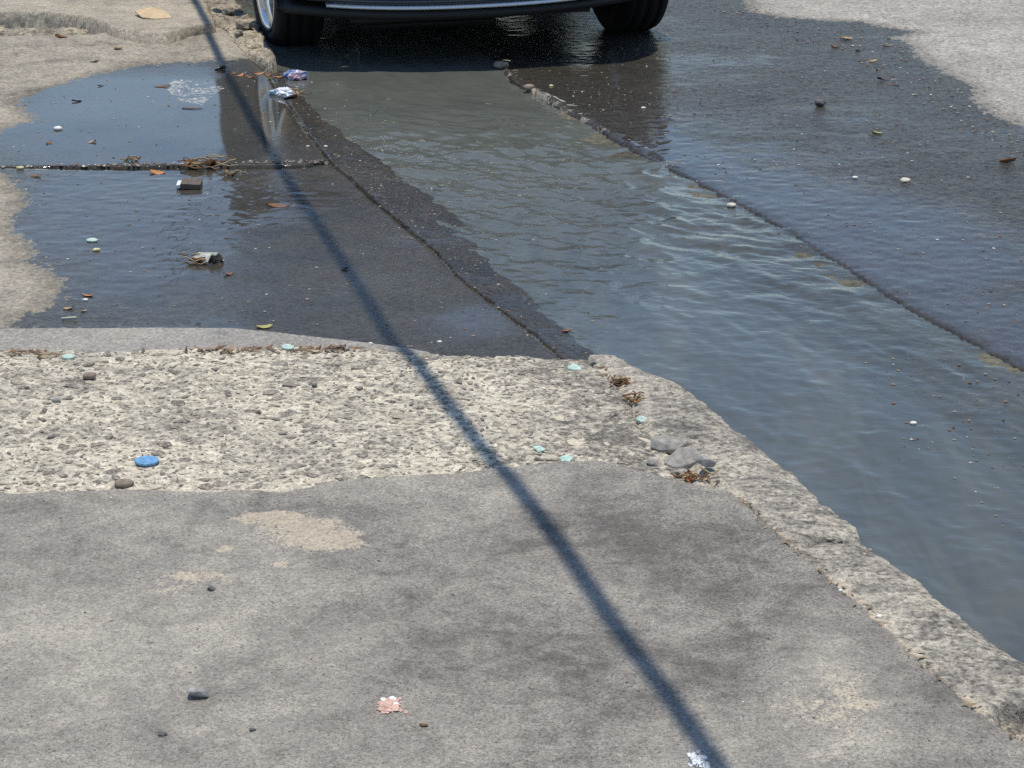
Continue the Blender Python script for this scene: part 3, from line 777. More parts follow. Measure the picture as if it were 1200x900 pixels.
# underside, cabin, glass
bm = bmesh.new(); box(bm, -0.50, 0.50, -0.55, 3.1, 0.185, 0.23); bm_obj('undertray', bm, M['black'], car, False)
bm = bmesh.new(); box(bm, -0.48, 0.16, -0.30, 0.45, 0.10, 0.186); bmesh.ops.bevel(bm, geom=list(bm.edges), offset=0.03, segments=2, affect='EDGES'); bm_obj('engine_sump', bm, M['black'], car)
bm = bmesh.new(); box(bm, -0.60, 0.60, -0.02, 0.06, 0.17, 0.21); bm_obj('subframe', bm, M['black'], car, False)
cab = [(0.32, 0.93, 0.72), (0.66, 1.17, 0.67), (1.05, 1.405, 0.61), (1.58, 1.455, 0.60), (1.68, 1.455, 0.60), (2.25, 1.42, 0.59), (2.62, 1.27, 0.61), (3.02, 0.99, 0.68)]
def cab_ring(y, zt, hw):
    b = 0.80; z0 = 0.89
    side = [(b + (hw - b) * s_, z0 + (zt - z0) * s_) for s_ in (0.0, 0.12, 0.80, 0.94)]
    half = side + [(hw * 0.90, zt), (hw * 0.45, zt + 0.012)]
    return [(x, y, z) for x, z in half] + [(0, y, zt + 0.016)] + [(-x, y, z) for x, z in half[::-1]]
rings = [cab_ring(*c) for c in cab]; n = len(rings[0])
groups = {'roof': [], 'windscreen': [], 'rear_window': [], 'right_window': [], 'left_window': []}
for i in range(len(rings) - 1):
    for q in range(n - 1):
        f = (i * n + q, i * n + q + 1, (i + 1) * n + q + 1, (i + 1) * n + q)
        top = 3 <= q <= n - 5
        if top and i < 2: k = 'windscreen'
        elif top and i >= 5: k = 'rear_window'
        elif q == 1 and i != 3 and 0 < i < 6: k = 'right_window'
        elif q == n - 3 and i != 3 and 0 < i < 6: k = 'left_window'
        else: k = 'roof'
        groups[k].append(f)
Vc = [p for r_ in rings for p in r_]
for k, fs in groups.items():
    used = sorted({v for f in fs for v in f}); mp = {v: a for a, v in enumerate(used)}
    mesh_obj('window' if k.endswith('left_window') or k.endswith('right_window') else k, [Vc[v] for v in used], [tuple(mp[v] for v in f) for f in fs], M['paint'] if k == 'roof' else M['glass'], car)
# front bumper: lower lip, silver trim, intake with blades
def front_y(x, off=0.0):
    return -0.755 + 0.22 * abs(x / 0.74) ** 2.6 - off
bmp = empty('bumper'); bmp.parent = car
def swept(name, xs_, z0, z1, d0, d1, mat, parent, z_end=0.0):
    V = []; Fc = []
    for x in xs_:
        y0 = front_y(x, d1); yb = front_y(x, d0); ze = z_end * abs(x / 0.8) ** 2
        zm = (z0 + z1) / 2
        V += [(x, yb, z0 + ze), (x, y0 + 0.003, z0 + 0.003 + ze), (x, y0, zm + ze), (x, y0 + 0.003, z1 - 0.003 + ze), (x, yb, z1 + ze)]
    for i in range(len(xs_) - 1):
        for q in range(5):
            q2 = (q + 1) % 5
            Fc.append((i * 5 + q, (i + 1) * 5 + q, (i + 1) * 5 + q2, i * 5 + q2))
    Fc.append((4, 3, 2, 1, 0)); e = (len(xs_) - 1) * 5; Fc.append((e, e + 1, e + 2, e + 3, e + 4))
    return mesh_obj(name, V, Fc, mat, parent)
LS = np.linspace
swept('lower_lip', LS(-0.80, 0.80, 41), 0.215, 0.255, -0.30, 0.020, M['black'], bmp, 0.02)
swept('trim_strip', LS(-0.60, 0.66, 41), 0.257, 0.275, -0.10, 0.030, M['chrome'], bmp, 0.02)
swept('intake_sill', LS(-0.76, 0.76, 41), 0.275, 0.303, -0.12, 0.018, M['paint'], bmp, 0.02)
swept('intake_blade', LS(-0.42, 0.36, 31), 0.307, 0.316, -0.05, 0.024, M['chrome'], bmp, 0.01)
swept('intake', LS(-0.55, 0.55, 31), 0.304, 0.43, -0.10, 0.004, M['black'], bmp)
swept('intake_blade', LS(-0.5, 0.5, 31), 0.392, 0.404, -0.05, 0.014, M['chrome'], bmp)
for sx in (-1, 1):
    hl = lump('headlight', 0.15, 0.10, 0.06, M['lamp'], 3, 0.02, 3, 1.0, True, car); hl.location = (sx * 0.60, -0.60, 0.60); hl.rotation_euler = (0, 0, sx * 0.5)
    mr_ = empty('mirror'); mr_.parent = car; mr_.location = (sx * 0.93, 0.62, 0.98)
    lump('housing', 0.11, 0.06, 0.07, M['paint'], 4, 0.03, 3, 1.0, True, mr_)
    tube('stalk', [(-sx * 0.05, 0, 0.06), (-sx * 0.17, 0.04, 0.0)], 0.02, M['black'], mr_)
    tl = lump('tail_light', 0.12, 0.06, 0.06, M['redlens'], 5, 0.02, 3, 1.0, True, car); tl.location = (sx * 0.66, 3.34, 0.74)
    for yy in (0.6, 1.75):
        dh = lump('door_handle', 0.012, 0.09, 0.014, M['paint'], 6, 0.02, 2, 1.0, True, car); dh.location = (sx * 0.868, yy + 0.75, 0.80)
grl = swept('grille', LS(-0.36, 0.36, 21), 0.50, 0.60, -0.10, 0.012, M['black'], car)
def wheel(sx, y, steer, zoff):
    wz = empty('wheel'); wz.parent = car
    wz.location = (sx * TRACK / 2, y, 0.308 + zoff); wz.rotation_euler = (0, 0, steer)
    hw = 0.105
    ty = [(0.205, -hw * 0.80), (0.235, -hw * 1.0), (0.275, -hw * 1.02), (0.300, -hw * 0.88), (0.308, -hw * 0.66)]
    for gx in (-0.5, 0.0, 0.5):
        ty += [(0.309, hw * (gx - 0.1)), (0.300, hw * (gx - 0.06)), (0.300, hw * (gx + 0.06)), (0.309, hw * (gx + 0.1))]
    ty += [(0.308, hw * 0.66), (0.300, hw * 0.88), (0.275, hw * 1.02), (0.235, hw), (0.205, hw * 0.8)]
    lathe('tyre', ty, M['rubber'], wz, 48, 'X')
    rim = lathe('rim', [(0.178, -sx * hw * 0.3), (0.176, sx * hw * 0.5), (0.190, sx * hw * 0.88), (0.208, sx * hw * 0.98), (0.213, sx * hw * 0.93), (0.198, sx * hw * 0.82)], M['alloy'], wz, 40, 'X')
    f = sx * hw
    lathe('barrel', [(0.205, -f * 0.80), (0.19, -f * 0.7), (0.182, f * 0.2)], M['black'], wz, 32, 'X')
    lathe('brake_disc', [(0.02, f * 0.30), (0.14, f * 0.30), (0.14, f * 0.15), (0.02, f * 0.15)], M['black'], wz, 28, 'X', False)
    lathe('hub', [(0.001, f * 0.97), (0.030, f * 0.97), (0.046, f * 0.88), (0.055, f * 0.4)], M['alloy'], rim, 20, 'X')
    for k in range(5):
        bms = bmesh.new()
        sec = [(0.035, 0.034, 0.86), (0.10, 0.024, 0.90), (0.196, 0.040, 0.86)]
        rows = []
        for (r_, w_, d_) in sec:
            rows.append([bms.verts.new((f * (d_ + e), yv, r_)) for e, yv in ((-0.35, -w_), (-0.02, -w_), (0.05, -w_ * 0.5), (0.05, w_ * 0.5), (-0.02, w_), (-0.35, w_))])
        for a_, b_ in zip(rows[:-1], rows[1:]):
            for q in range(6): bms.faces.new((a_[q], a_[(q + 1) % 6], b_[(q + 1) % 6], b_[q]))
        bms.faces.new(rows[0]); bms.faces.new(rows[-1])
        bmesh.ops.recalc_face_normals(bms, faces=bms.faces)
        bmesh.ops.rotate(bms, verts=bms.verts, cent=(0, 0, 0), matrix=Matrix.Rotation(k * 2 * math.pi / 5 + 0.3, 3, 'X'))
        bm_obj('spoke', bms, M['alloy'], rim, False)
    return wz
wheel(-1, 0.0, R(11), -0.015); wheel(1, 0.0, R(11), 0.0)
wheel(-1, 2.62, 0, -0.01); wheel(1, 2.62, 0, 0.0)

# ------------------------------------------------------------------ overhead cable: only its shadow falls in the view
SH = [(222, 0), (262, 75), (300, 143), (340, 208), (380, 266), (430, 342), (480, 410), (540, 488), (600, 562), (660, 642), (718, 728), (785, 818), (843, 900)]
HC = 2.7
gp = [Vector((*G(x, y, -0.03 if y < 410 else 0.0), -0.03 if y < 410 else 0.0)) for x, y in SH]
cp = [p + SUN_DIR * ((HC - p.z) / SUN_DIR.z) for p in gp]
d_far = (cp[0] - cp[3]).normalized(); d_near = (cp[-1] - cp[-4]).normalized()
az_ = math.atan2(d_far.x, d_far.y)
far_pts = []; pc = cp[0].copy()
for i in range(16):
    pc = pc + Vector((math.sin(az_ + R(16) * min(1, i / 4)), math.cos(az_ + R(16) * min(1, i / 4)), 0)) * 2.4; pc.z = HC + 1.0 * (i / 15) ** 2
    far_pts.append(pc.copy())
far_end = far_pts[-1]; near_end = cp[-1] + d_near * 11 + Vector((0, 0, 0.9))
def para(a, b, n, s):
    return [a.lerp(b, i / n) + Vector((0, 0, -s * 4 * (i / n) * (1 - i / n))) for i in range(1, n + 1)]
cable_pts = list(reversed(far_pts)) + cp + para(cp[-1], near_end, 8, 0.1)
M['cable'] = plain('cable_sheath', (0.02, 0.02, 0.021), 0.55, 0.4, 0.2, 40)
cb = tube('overhead_cable', cable_pts, 0.0185, M['cable'], None, 10)
tag(cb, 'thick black overhead cable whose slanting shadow crosses pavement and wet slabs', 'cable')
M['polewood'] = plain('weathered_pole_wood', (0.16, 0.125, 0.09), 0.9, 0.2, 0.35, 6)
for e, lab in ((far_end, 'weathered wooden utility pole holding the cable far up the street'), (near_end, 'weathered wooden utility pole holding the cable behind the viewer')):
    pz = empty('utility_pole', (e.x, e.y, -0.3)); tag(pz, lab, 'utility pole', 'poles carrying the cable')
    lathe('shaft', [(0.001, 0), (0.15, 0), (0.13, 3.0), (0.11, 6.0), (0.001, 6.02)], M['polewood'], pz, 16)
    bmc = bmesh.new(); box(bmc, -0.7, 0.7, -0.17, -0.09, 5.7, 5.82); bm_obj('crossarm', bmc, M['polewood'], pz, False)
    lathe('clamp', [(0.135, e.z + 0.24), (0.175, e.z + 0.26), (0.175, e.z + 0.34), (0.135, e.z + 0.36)], M['cable'], pz, 16)

# ------------------------------------------------------------------ a van parked ahead of the car: the view shows only its reflection in the film of water
M['vanpaint'] = plain('dark_green_van_paint', (0.040, 0.046, 0.032), 0.4, 0.4, 0.15, 20, 0, 0, 0, 0.3)
van = empty('parked_van', (-0.95, 13.4, -0.08)); van.rotation_euler = (0, 0, R(7))
tag(van, 'tall dark van beyond the car, seen as a reflection in the upper wet slab', 'van')
bm = bmesh.new()
prof = [(0.0, 0.34), (-0.05, 0.55), (-0.03, 0.92), (0.30, 1.12), (0.86, 1.92), (1.12, 2.16), (1.5, 2.25), (4.45, 2.27), (4.62, 2.15), (4.70, 0.9), (4.66, 0.34)]
f = bm.faces.new([bm.verts.new((-0.93, y, z)) for y, z in prof])
ex = bmesh.ops.extrude_face_region(bm, geom=[f])
for v in ex['geom']:
    if isinstance(v, bmesh.types.BMVert): v.co.x = 0.93
for v in bm.verts: v.co.x *= 1.0 - 0.10 * max(0.0, (v.co.z - 1.1) / 1.1)
bmesh.ops.recalc_face_normals(bm, faces=bm.faces)
bmesh.ops.bevel(bm, geom=list(bm.edges), offset=0.05, segments=3, affect='EDGES')
bm_obj('body', bm, M['vanpaint'], van)
def panel(name, pts, t, mat, parent):
    """flat panel of four corners, pushed out by t along its normal"""
    p = [Vector(q) for q in pts]; nrm = (p[1] - p[0]).cross(p[3] - p[0]).normalized() * t
    V = p + [q + nrm for q in p]
    return mesh_obj(name, V, [(3, 2, 1, 0), (4, 5, 6, 7), (0, 1, 5, 4), (1, 2, 6, 5), (2, 3, 7, 6), (3, 0, 4, 7)], mat, parent, False)
panel('windscreen', [(-0.78, 0.36, 1.20), (0.78, 0.36, 1.20), (0.72, 0.82, 1.86), (-0.72, 0.82, 1.86)], 0.02, M['glass'], van)
for sx in (-1, 1):
    for y0, y1 in ((0.95, 1.75), (1.9, 3.0), (3.15, 4.3)):
        q = [(sx * 0.905, y0, 1.25), (sx * 0.905, y1, 1.25), (sx * 0.862, y1, 1.85), (sx * 0.862, y0, 1.85)]
        panel('window', q if sx > 0 else [q[1], q[0], q[3], q[2]], 0.02, M['glass'], van)
    hl = lump('headlight', 0.15, 0.05, 0.11, M['lamp'], 8, 0.02, 3, 1.0, True, van); hl.location = (sx * 0.66, -0.02, 0.70)
    for yy in (0.75, 3.7):
        wz = empty('wheel'); wz.parent = van; wz.location = (sx * 0.80, yy, 0.33)
        lathe('tyre', [(0.2, -0.10), (0.30, -0.11), (0.33, -0.07), (0.33, 0.07), (0.30, 0.11), (0.2, 0.10)], M['rubber'], wz, 32, 'X')
        lathe('rim', [(0.001, sx * 0.08), (0.08, sx * 0.09), (0.17, sx * 0.06), (0.205, sx * 0.10)], M['alloy'], wz, 28, 'X')
bm = bmesh.new(); box(bm, -0.92, 0.92, -0.14, 0.02, 0.36, 0.56); bmesh.ops.bevel(bm, geom=list(bm.edges), offset=0.03, segments=2, affect='EDGES'); bm_obj('bumper', bm, M['black'], van)
bm = bmesh.new(); box(bm, -0.42, 0.42, -0.07, -0.02, 0.62, 0.80); bm_obj('grille', bm, M['black'], van, False)

# ------------------------------------------------------------------ litter, stones and leaves lying about
M['leaf_brown'] = plain('brown_dry_leaf', (0.20, 0.095, 0.045), 0.7, 0.3, 0.5, 90)
M['leaf_dark'] = plain('dark_wet_leaf', (0.070, 0.035, 0.022), 0.45, 0.4, 0.5, 90)
M['leaf_tan'] = plain('tan_dry_leaf', (0.42, 0.30, 0.17), 0.8, 0.3, 0.4, 90)
M['leaf_orange'] = plain('orange_dry_leaf', (0.42, 0.19, 0.075), 0.75, 0.3, 0.4, 90)
M['leaf_yellow'] = plain('yellow_green_leaf', (0.38, 0.35, 0.12), 0.6, 0.3, 0.35, 80)
M['straw'] = plain('dry_straw', (0.40, 0.31, 0.18), 0.85, 0.2, 0.4, 50)
M['mint'] = plain('mint_green_plastic', (0.40, 0.56, 0.48), 0.55, 0.4, 0.45, 120)
M['mintwhite'] = plain('worn_white_plastic', (0.70, 0.74, 0.70), 0.5, 0.4, 0.15, 90)
M['blue'] = plain('faded_blue_plastic', (0.15, 0.33, 0.54), 0.6, 0.3, 0.4, 140)
M['grey_stone'] = plain('grey_stone', (0.33, 0.32, 0.30), 0.9, 0.3, 0.5, 90, 0, 0.5)
M['dark_stone'] = plain('dark_stone', (0.13, 0.128, 0.122), 0.9, 0.3, 0.4, 90, 0, 0.5)
M['brown_stone'] = plain('brown_stone', (0.27, 0.215, 0.165), 0.9, 0.3, 0.4, 90, 0, 0.5)
M['pale_stone'] = plain('pale_stone', (0.62, 0.58, 0.46), 0.85, 0.3, 0.25, 90, 0, 0.4)
M['white_stone'] = plain('white_pebble', (0.78, 0.76, 0.70), 0.8, 0.3, 0.15, 90)
M['cream_stone'] = plain('cream_pebble', (0.66, 0.60, 0.32), 0.8, 0.3, 0.2, 90)
M['frag'] = plain('broken_concrete', (0.33, 0.31, 0.275), 0.95, 0.2, 0.45, 60, 0, 0.6)
M['card'] = plain('tan_cardboard', (0.56, 0.43, 0.27), 0.85, 0.2, 0.25, 40)
M['film_white'] = plain('white_plastic_film', (0.80, 0.82, 0.84), 0.3, 0.5, 0.15, 60)
M['film_blue'] = plain('pale_blue_film', (0.42, 0.62, 0.74), 0.3, 0.5, 0.25, 60)
M['gum'] = plain('pink_food_scrap', (0.58, 0.38, 0.31), 0.7, 0.3, 0.35, 160)
M['dung'] = plain('white_splash', (0.80, 0.79, 0.76), 0.8, 0.3, 0.2, 200)
M['cup'] = plain('clouded_cup_plastic', (0.46, 0.46, 0.40), 0.5, 0.4, 0.35, 60)
M['packbrown'] = plain('soaked_carton', (0.12, 0.095, 0.075), 0.7, 0.3, 0.35, 60)
def wrapper_material():
    T = NT('printed_wrapper')
    n = T.noise(26.0, 2, 0.5)
    c = T.mix(T.mr(n, 0.42, 0.50), (0.14, 0.20, 0.46, 1), (0.52, 0.55, 0.62, 1))
    c = T.mix(T.mr(n, 0.56, 0.60), c, (0.60, 0.38, 0.46, 1))
    T.set(T.p.inputs['Base Color'], c); T.p.inputs['Roughness'].default_value = 0.25
    return T.m
M['wrapper'] = wrapper_material()

def size_at(p):
    return (p - Vector((0, 0, CAM_H))).length / F          # metres per photograph pixel there
def put(o, px, py, rz=0.0, lift=0.0, tilt=(0, 0)):
    p = spot(px, py)
    o.location = (p.x, p.y, p.z + lift); o.rotation_euler = (tilt[0], tilt[1], rz)
    return o
def leaves(rows, group):
    for i, (px, py, L, wr, mat, rz, curl, label) in enumerate(rows):
        s_ = size_at(spot(px, py))
        rl = random.Random(i * 7 + len(label))
        o = leaf('leaf', L * s_, L * s_ * wr, M[mat], curl * rl.uniform(0.1, 0.7), rl.uniform(-0.2, 0.4), i * 3 + len(label))
        put(o, px, py, rz + rl.uniform(-0.3, 0.3), 0.001, (rl.uniform(-0.15, 0.25), rl.uniform(-0.12, 0.12)))
        tag(o, label, 'leaf', group)
def stones(rows, group, name='stone'):
    for i, (px, py, L, mat, ang, rz, label) in enumerate(rows):
        s_ = size_at(spot(px, py)) * L * 0.5
        o = chunk(name, s_, s_ * 0.8, s_ * 0.5, M[mat], 40 + i * 7 + len(label)) if ang else lump(name, s_, s_ * 0.9, s_ * 0.45, M[mat], 20 + i, 0.35)
        put(o, px, py, rz, -0.001)
        tag(o, label, 'stone' if name != 'pebble' else 'pebble', group)
stones([(232, 816, 28, 'grey_stone', True, 0.3, 'angular grey stone alone on the near slab at lower left'),
        (248, 691, 12, 'dark_stone', True, 1.0, 'small dark stone chip below the sandy stain on the near slab'),
        (190, 861, 12, 'dark_stone', True, 0.2, 'small flat dark stone chip left below the angular grey stone'),
        (296, 856, 9, 'dark_stone', True, 0.6, 'tiny bluish dark stone chip right below the angular grey stone'),
        (145, 570, 22, 'brown_stone', False, 0.1, 'brown stone on the edge of the near slab below the blue disc'),
        (105, 443, 17, 'brown_stone', False, 0.2, 'flat brown stone in the worn patch below the leftmost mint disc'),
        (66, 470, 12, 'grey_stone', False, 0.8, 'small grey stone in the worn patch at far left'),
        (369, 453, 9, 'dark_stone', True, 0.4, 'tiny black stone in the worn patch beside the cable shadow'),
        (857, 242, 12, 'pale_stone', False, 0.9, 'round pale stone on the road joint'),
        (1061, 213, 14, 'pale_stone', False, 0.2, 'roundish pale stone lying alone on the wet road'),
        (588, 80, 20, 'brown_stone', False, 0.3, 'brown stone at the head of the broken road edge before the car'),
        (620, 108, 16, 'brown_stone', False, 0.8, 'lumpy brown stone on the broken road edge'),
        (963, 124, 19, 'dark_stone', True, 0.5, 'black wet lump on the road above the yellowish leaf')], 'loose stones', 'stone')
stones([(68, 152, 11, 'white_stone', False, 0, 'white pebble at the left of the mirror-like upper slab'),
        (24, 198, 9, 'cream_stone', False, 0, 'yellowish pebble on the joint at the far left'),
        (113, 294, 9, 'cream_stone', False, 0, 'cream pebble right below the mint disc on the lower wet slab'),
        (100, 352, 7, 'white_stone', False, 0, 'white pebble just below the orange leaf on the lower wet slab'),
        (1002, 209, 7, 'white_stone', False, 0, 'small white pebble left of the roundish pale stone on the road'),
        (1070, 497, 9, 'white_stone', False, 0, 'white pebble showing above the shallow gutter water'),
        (1030, 723, 8, 'white_stone', False, 0, 'white pebble on the kerb joint at lower right'),
        (985, 692, 5, 'white_stone', False, 0, 'tiny white pebble on the kerb joint above the lower right one'),
        (754, 127, 6, 'white_stone', False, 0, 'white pebble in the brownish wet corner of the road near the car'),
        (646, 101, 6, 'cream_stone', False, 0, 'pale pebble beside the broken road edge near the car'),
        (382, 172, 5, 'white_stone', False, 0, 'tiny white pebble on the upper slab by the wet kerb'),
        (361, 172, 5, 'pale_stone', False, 0, 'tiny pale pebble on the upper slab just left of the wet kerb'),
        (434, 403, 6, 'white_stone', False, 0, 'tiny white pebble at the near edge of the lower wet slab'),
        (515, 401, 6, 'white_stone', False, 0, 'tiny white pebble by the near edge of the wet slab right of the shadow')], 'pebbles', 'pebble')
# broken pieces beside the kerb
for i, (px, py, sx, sy, sz, rz, tl, label) in enumerate([
        (784, 524, 23, 9, 7, -0.12, (0.25, 0.05), 'long broken concrete fragment, uppermost of the heap beside the kerb'),
        (800, 541, 24, 11, 9, 0.42, (0.30, -0.12), 'largest broken concrete fragment in the heap beside the kerb'),
        (823, 551, 10, 7, 6, 0.9, (0.2, 0.2), 'small broken concrete fragment at the right end of the heap'),
        (764, 543, 8, 5, 4, 0.2, (0.1, 0.2), 'small broken concrete fragment at the left end of the heap'),
        (797, 557, 10, 4, 5, 1.0, (0.3, 0.2), 'small broken concrete fragment below the largest one of the heap')]):
    s_ = size_at(spot(px, py))
    o = chunk('concrete_fragment', sx * s_, sy * s_ * 1.6, sz * s_, M['frag'], 170 + i, None, 26)
    put(o, px, py, rz, -0.003, tl); tag(o, label, 'concrete fragment', 'broken pieces beside the kerb')
for i, (px, py, L, label) in enumerate([(268, 18, 16, 'dark cracked lump on the broken kerb end at the top'), (288, 34, 20, 'pale crumbled lump hanging on the broken kerb end'), (300, 52, 16, 'crumbled lump lowest on the broken kerb end'),
                                        (280, 44, 12, 'small crumbled lump inside the broken kerb end')]):
    s_ = size_at(spot(px, py)) * L * 0.5
    o = chunk('kerb_rubble', s_, s_ * 1.1, s_ * 0.6, M['rubble'], 90 + i, None, 20); put(o, px, py, i, -0.006); tag(o, label, 'rubble', 'lumps on the broken kerb end')

# plastic discs and shards
def disc(px, py, L, mat, label, rz=0.0, tilt=(0, 0), ragged=0.0, seed=0):
    p = spot(px, py); r = L * size_at(p) * 0.5
    rr = random.Random(seed)
    root = empty('plastic_disc')
    top = lathe('face', [(0.0005, 0.0035), (r * 0.55, 0.0035), (r * 0.80, 0.0042), (r * 0.90, 0.0052), (r * 0.97, 0.0045), (r, 0.002), (r * 0.97, 0.0), (0.0005, 0.0)], M[mat], root, 28)
    if ragged:
        for v in top.data.vertices:
            a = math.atan2(v.co.y, v.co.x); k = 1 + ragged * (math.sin(3 * a + seed) * 0.5 + math.sin(7 * a + seed * 2) * 0.25)
            v.co.x *= k; v.co.y *= k * 0.8
    lathe('raised_ring', [(r * 0.42, 0.0032), (r * 0.46, 0.0052), (r * 0.54, 0.0052), (r * 0.58, 0.0032)], M[mat if mat == 'blue' else 'mintwhite'], root, 28)
    put(root, px, py, rz, 0.0015, tilt)
    tag(root, label, 'plastic disc', 'flat plastic discs' if mat != 'blue' else None)
disc(172, 542, 28, 'blue', 'faded blue flat plastic disc on the pale worn patch')
disc(80, 420, 15, 'mint', 'leftmost mint green plastic disc in the debris line above the worn patch', 0, (0.1, 0), 0.1, 1)
disc(337, 410, 15, 'mint', 'bright mint green disc at the end of the concrete lip', 0, (0.15, 0.1), 0.1, 2)
disc(108, 283, 13, 'mint', 'mint green disc lying on the lower wet slab at left', 0, (0.1, 0), 0.1, 3)
disc(673, 433, 17, 'mint', 'mint and white disc at the head of the near kerb', 0.4, (0.25, 0.1), 0.15, 4)
disc(753, 494, 16, 'mint', 'mint and white disc tilted on the kerb joint above the broken fragments', 0.2, (0.3, 0.15), 0.12, 5)
def shard(px, py, pts, mat, label, rz=0.0):
    s_ = size_at(spot(px, py))
    o = prism('plastic_shard', [(x * s_, y * s_) for x, y in pts], 0.003, M[mat]); put(o, px, py, rz, 0.004, (0.08, 0.05)); tag(o, label, 'plastic shard', 'mint plastic shards')
shard(663, 540, [(-8, -8), (3, -10), (9, 2), (2, 9), (-6, 4)], 'mint', 'mint green plastic shard on the edge of the near slab', 0.2)
shard(631, 529, [(-7, -8), (6, -6), (8, 6), (-2, 9)], 'mint', 'faint mint plastic shard in the worn patch left of the slab-edge one', 0.7)
shard(794, 523, [(-8, -4), (8, -5), (7, 4), (-7, 3)], 'mintwhite', 'thin white plastic shard lying on the broken fragments', 0.1)

# leaves
leaves([(325, 242, 27, 0.32, 'leaf_brown', 0.5, 0.35, 'reddish brown curled leaf beside the cable shadow on the lower wet slab'),
        (184, 203, 19, 0.7, 'leaf_orange', 0.1, 0.5, 'orange brown cupped leaf just below the slab joint'),
        (42, 207, 14, 0.5, 'leaf_brown', -0.4, 0.4, 'brown leaf below the yellowish pebble at far left'),
        (190, 102, 19, 0.25, 'leaf_brown', -0.15, 0.1, 'slim brown leaf floating left of the foam on the upper slab'),
        (226, 128, 26, 0.14, 'leaf_dark', -0.3, 0.1, 'thin twig-like brown leaf floating on the upper slab'),
        (258, 82, 13, 0.7, 'leaf_dark', 0.4, 0.6, 'dark brown leaf clump at the far edge of the upper slab under the cable shadow'),
        (57, 168, 9, 0.7, 'leaf_brown', 1.0, 0.6, 'small red brown leaf below the white pebble on the upper slab'),
        (108, 167, 10, 0.5, 'leaf_tan', 0.4, 0.4, 'small tan leaf right of the red brown one on the upper slab'),
        (103, 347, 15, 0.45, 'leaf_orange', -0.1, 0.3, 'orange brown leaf near the dry corner of the lower wet slab'),
        (81, 362, 13, 0.6, 'leaf_tan', 0.3, 0.5, 'pale shell-like leaf left of the orange leaf near the dry corner'),
        (98, 365, 8, 0.6, 'leaf_tan', 0.9, 0.5, 'tiny pale leaf above the straight white stick'),
        (267, 322, 12, 0.7, 'leaf_brown', 0.7, 0.7, 'dark red leaf right below the crushed cup'),
        (403, 316, 10, 0.6, 'leaf_dark', 0.5, 0.5, 'dark leaf on the cable shadow in the lower wet slab'),
        (310, 384, 19, 0.55, 'leaf_yellow', -0.2, 0.35, 'yellow green leaf at the near edge of the lower wet slab'),
        (665, 389, 15, 0.35, 'leaf_orange', 0.4, 0.5, 'orange leaf caught on the wet kerb by the water'),
        (1028, 157, 13, 0.55, 'leaf_yellow', 0.2, 0.5, 'yellowish leaf on the wet road below the black lump'),
        (1180, 191, 22, 0.4, 'leaf_brown', 0.1, 0.5, 'brown leaf at the right margin of the wet road'),
        (979, 56, 10, 0.5, 'leaf_orange', 0.0, 0.4, 'small orange leaf on the wet road near its dry edge'),
        (992, 46, 16, 0.4, 'leaf_tan', -0.3, 0.5, 'tan leaf nearest the point of the dry road edge'),
        (1005, 60, 8, 0.5, 'leaf_dark', 0.4, 0.6, 'tiny dark leaf right of the small orange leaf on the road'),
        (1022, 72, 13, 0.3, 'leaf_tan', 0.6, 0.5, 'pale narrow leaf on the wet road halfway along the dry edge'),
        (1028, 82, 10, 0.3, 'leaf_tan', 1.1, 0.5, 'short pale leaf just below the pale narrow one on the road'),
        (1035, 94, 14, 0.4, 'leaf_dark', -0.2, 0.4, 'dark red leaf above the thin twig on the wet road'),
        (1047, 100, 15, 0.2, 'leaf_brown', -0.1, 0.2, 'slim brown leaf beside the dark red leaf on the road'),
        (1041, 54, 9, 0.5, 'leaf_tan', 0.2, 0.6, 'pale curled leaf close under the dry point of the road'),
        (139, 58, 10, 0.6, 'leaf_tan', 0.2, 0.3, 'yellowish dry leaf on the dry slab above the puddle'),
        (110, 73, 11, 0.4, 'leaf_dark', 0.0, 0.3, 'dark leaf on the dry slab near the puddle edge'),
        (72, 44, 14, 0.5, 'leaf_brown', 0.3, 0.4, 'red brown leaf on the crumbled joint at the top left'),
        (118, 101, 8, 0.6, 'leaf_dark', 0.7, 0.6, 'tiny black leaf inside the far edge of the puddle'),
        (90, 119, 12, 0.4, 'leaf_dark', 0.3, 0.5, 'small dark leaf in the puddle above the white pebble'),
        (497, 851, 12, 0.4, 'leaf_brown', -0.1, 0.4, 'tiny brown leaf on the near slab right of the pink scrap')], 'fallen leaves')
leaves([(271 + k * 11, 87 + (k % 3) * 2.0, 13, 0.4, 'leaf_orange' if k % 2 else 'leaf_brown', [0.2, 0.9, -0.5, 0.5, 1.3, -0.2][k], 0.7,
         ['leftmost', 'second', 'third', 'fourth', 'fifth', 'rightmost'][k] + ' dry leaf in the row across the head of the puddle') for k in range(6)], 'row of dry leaves')
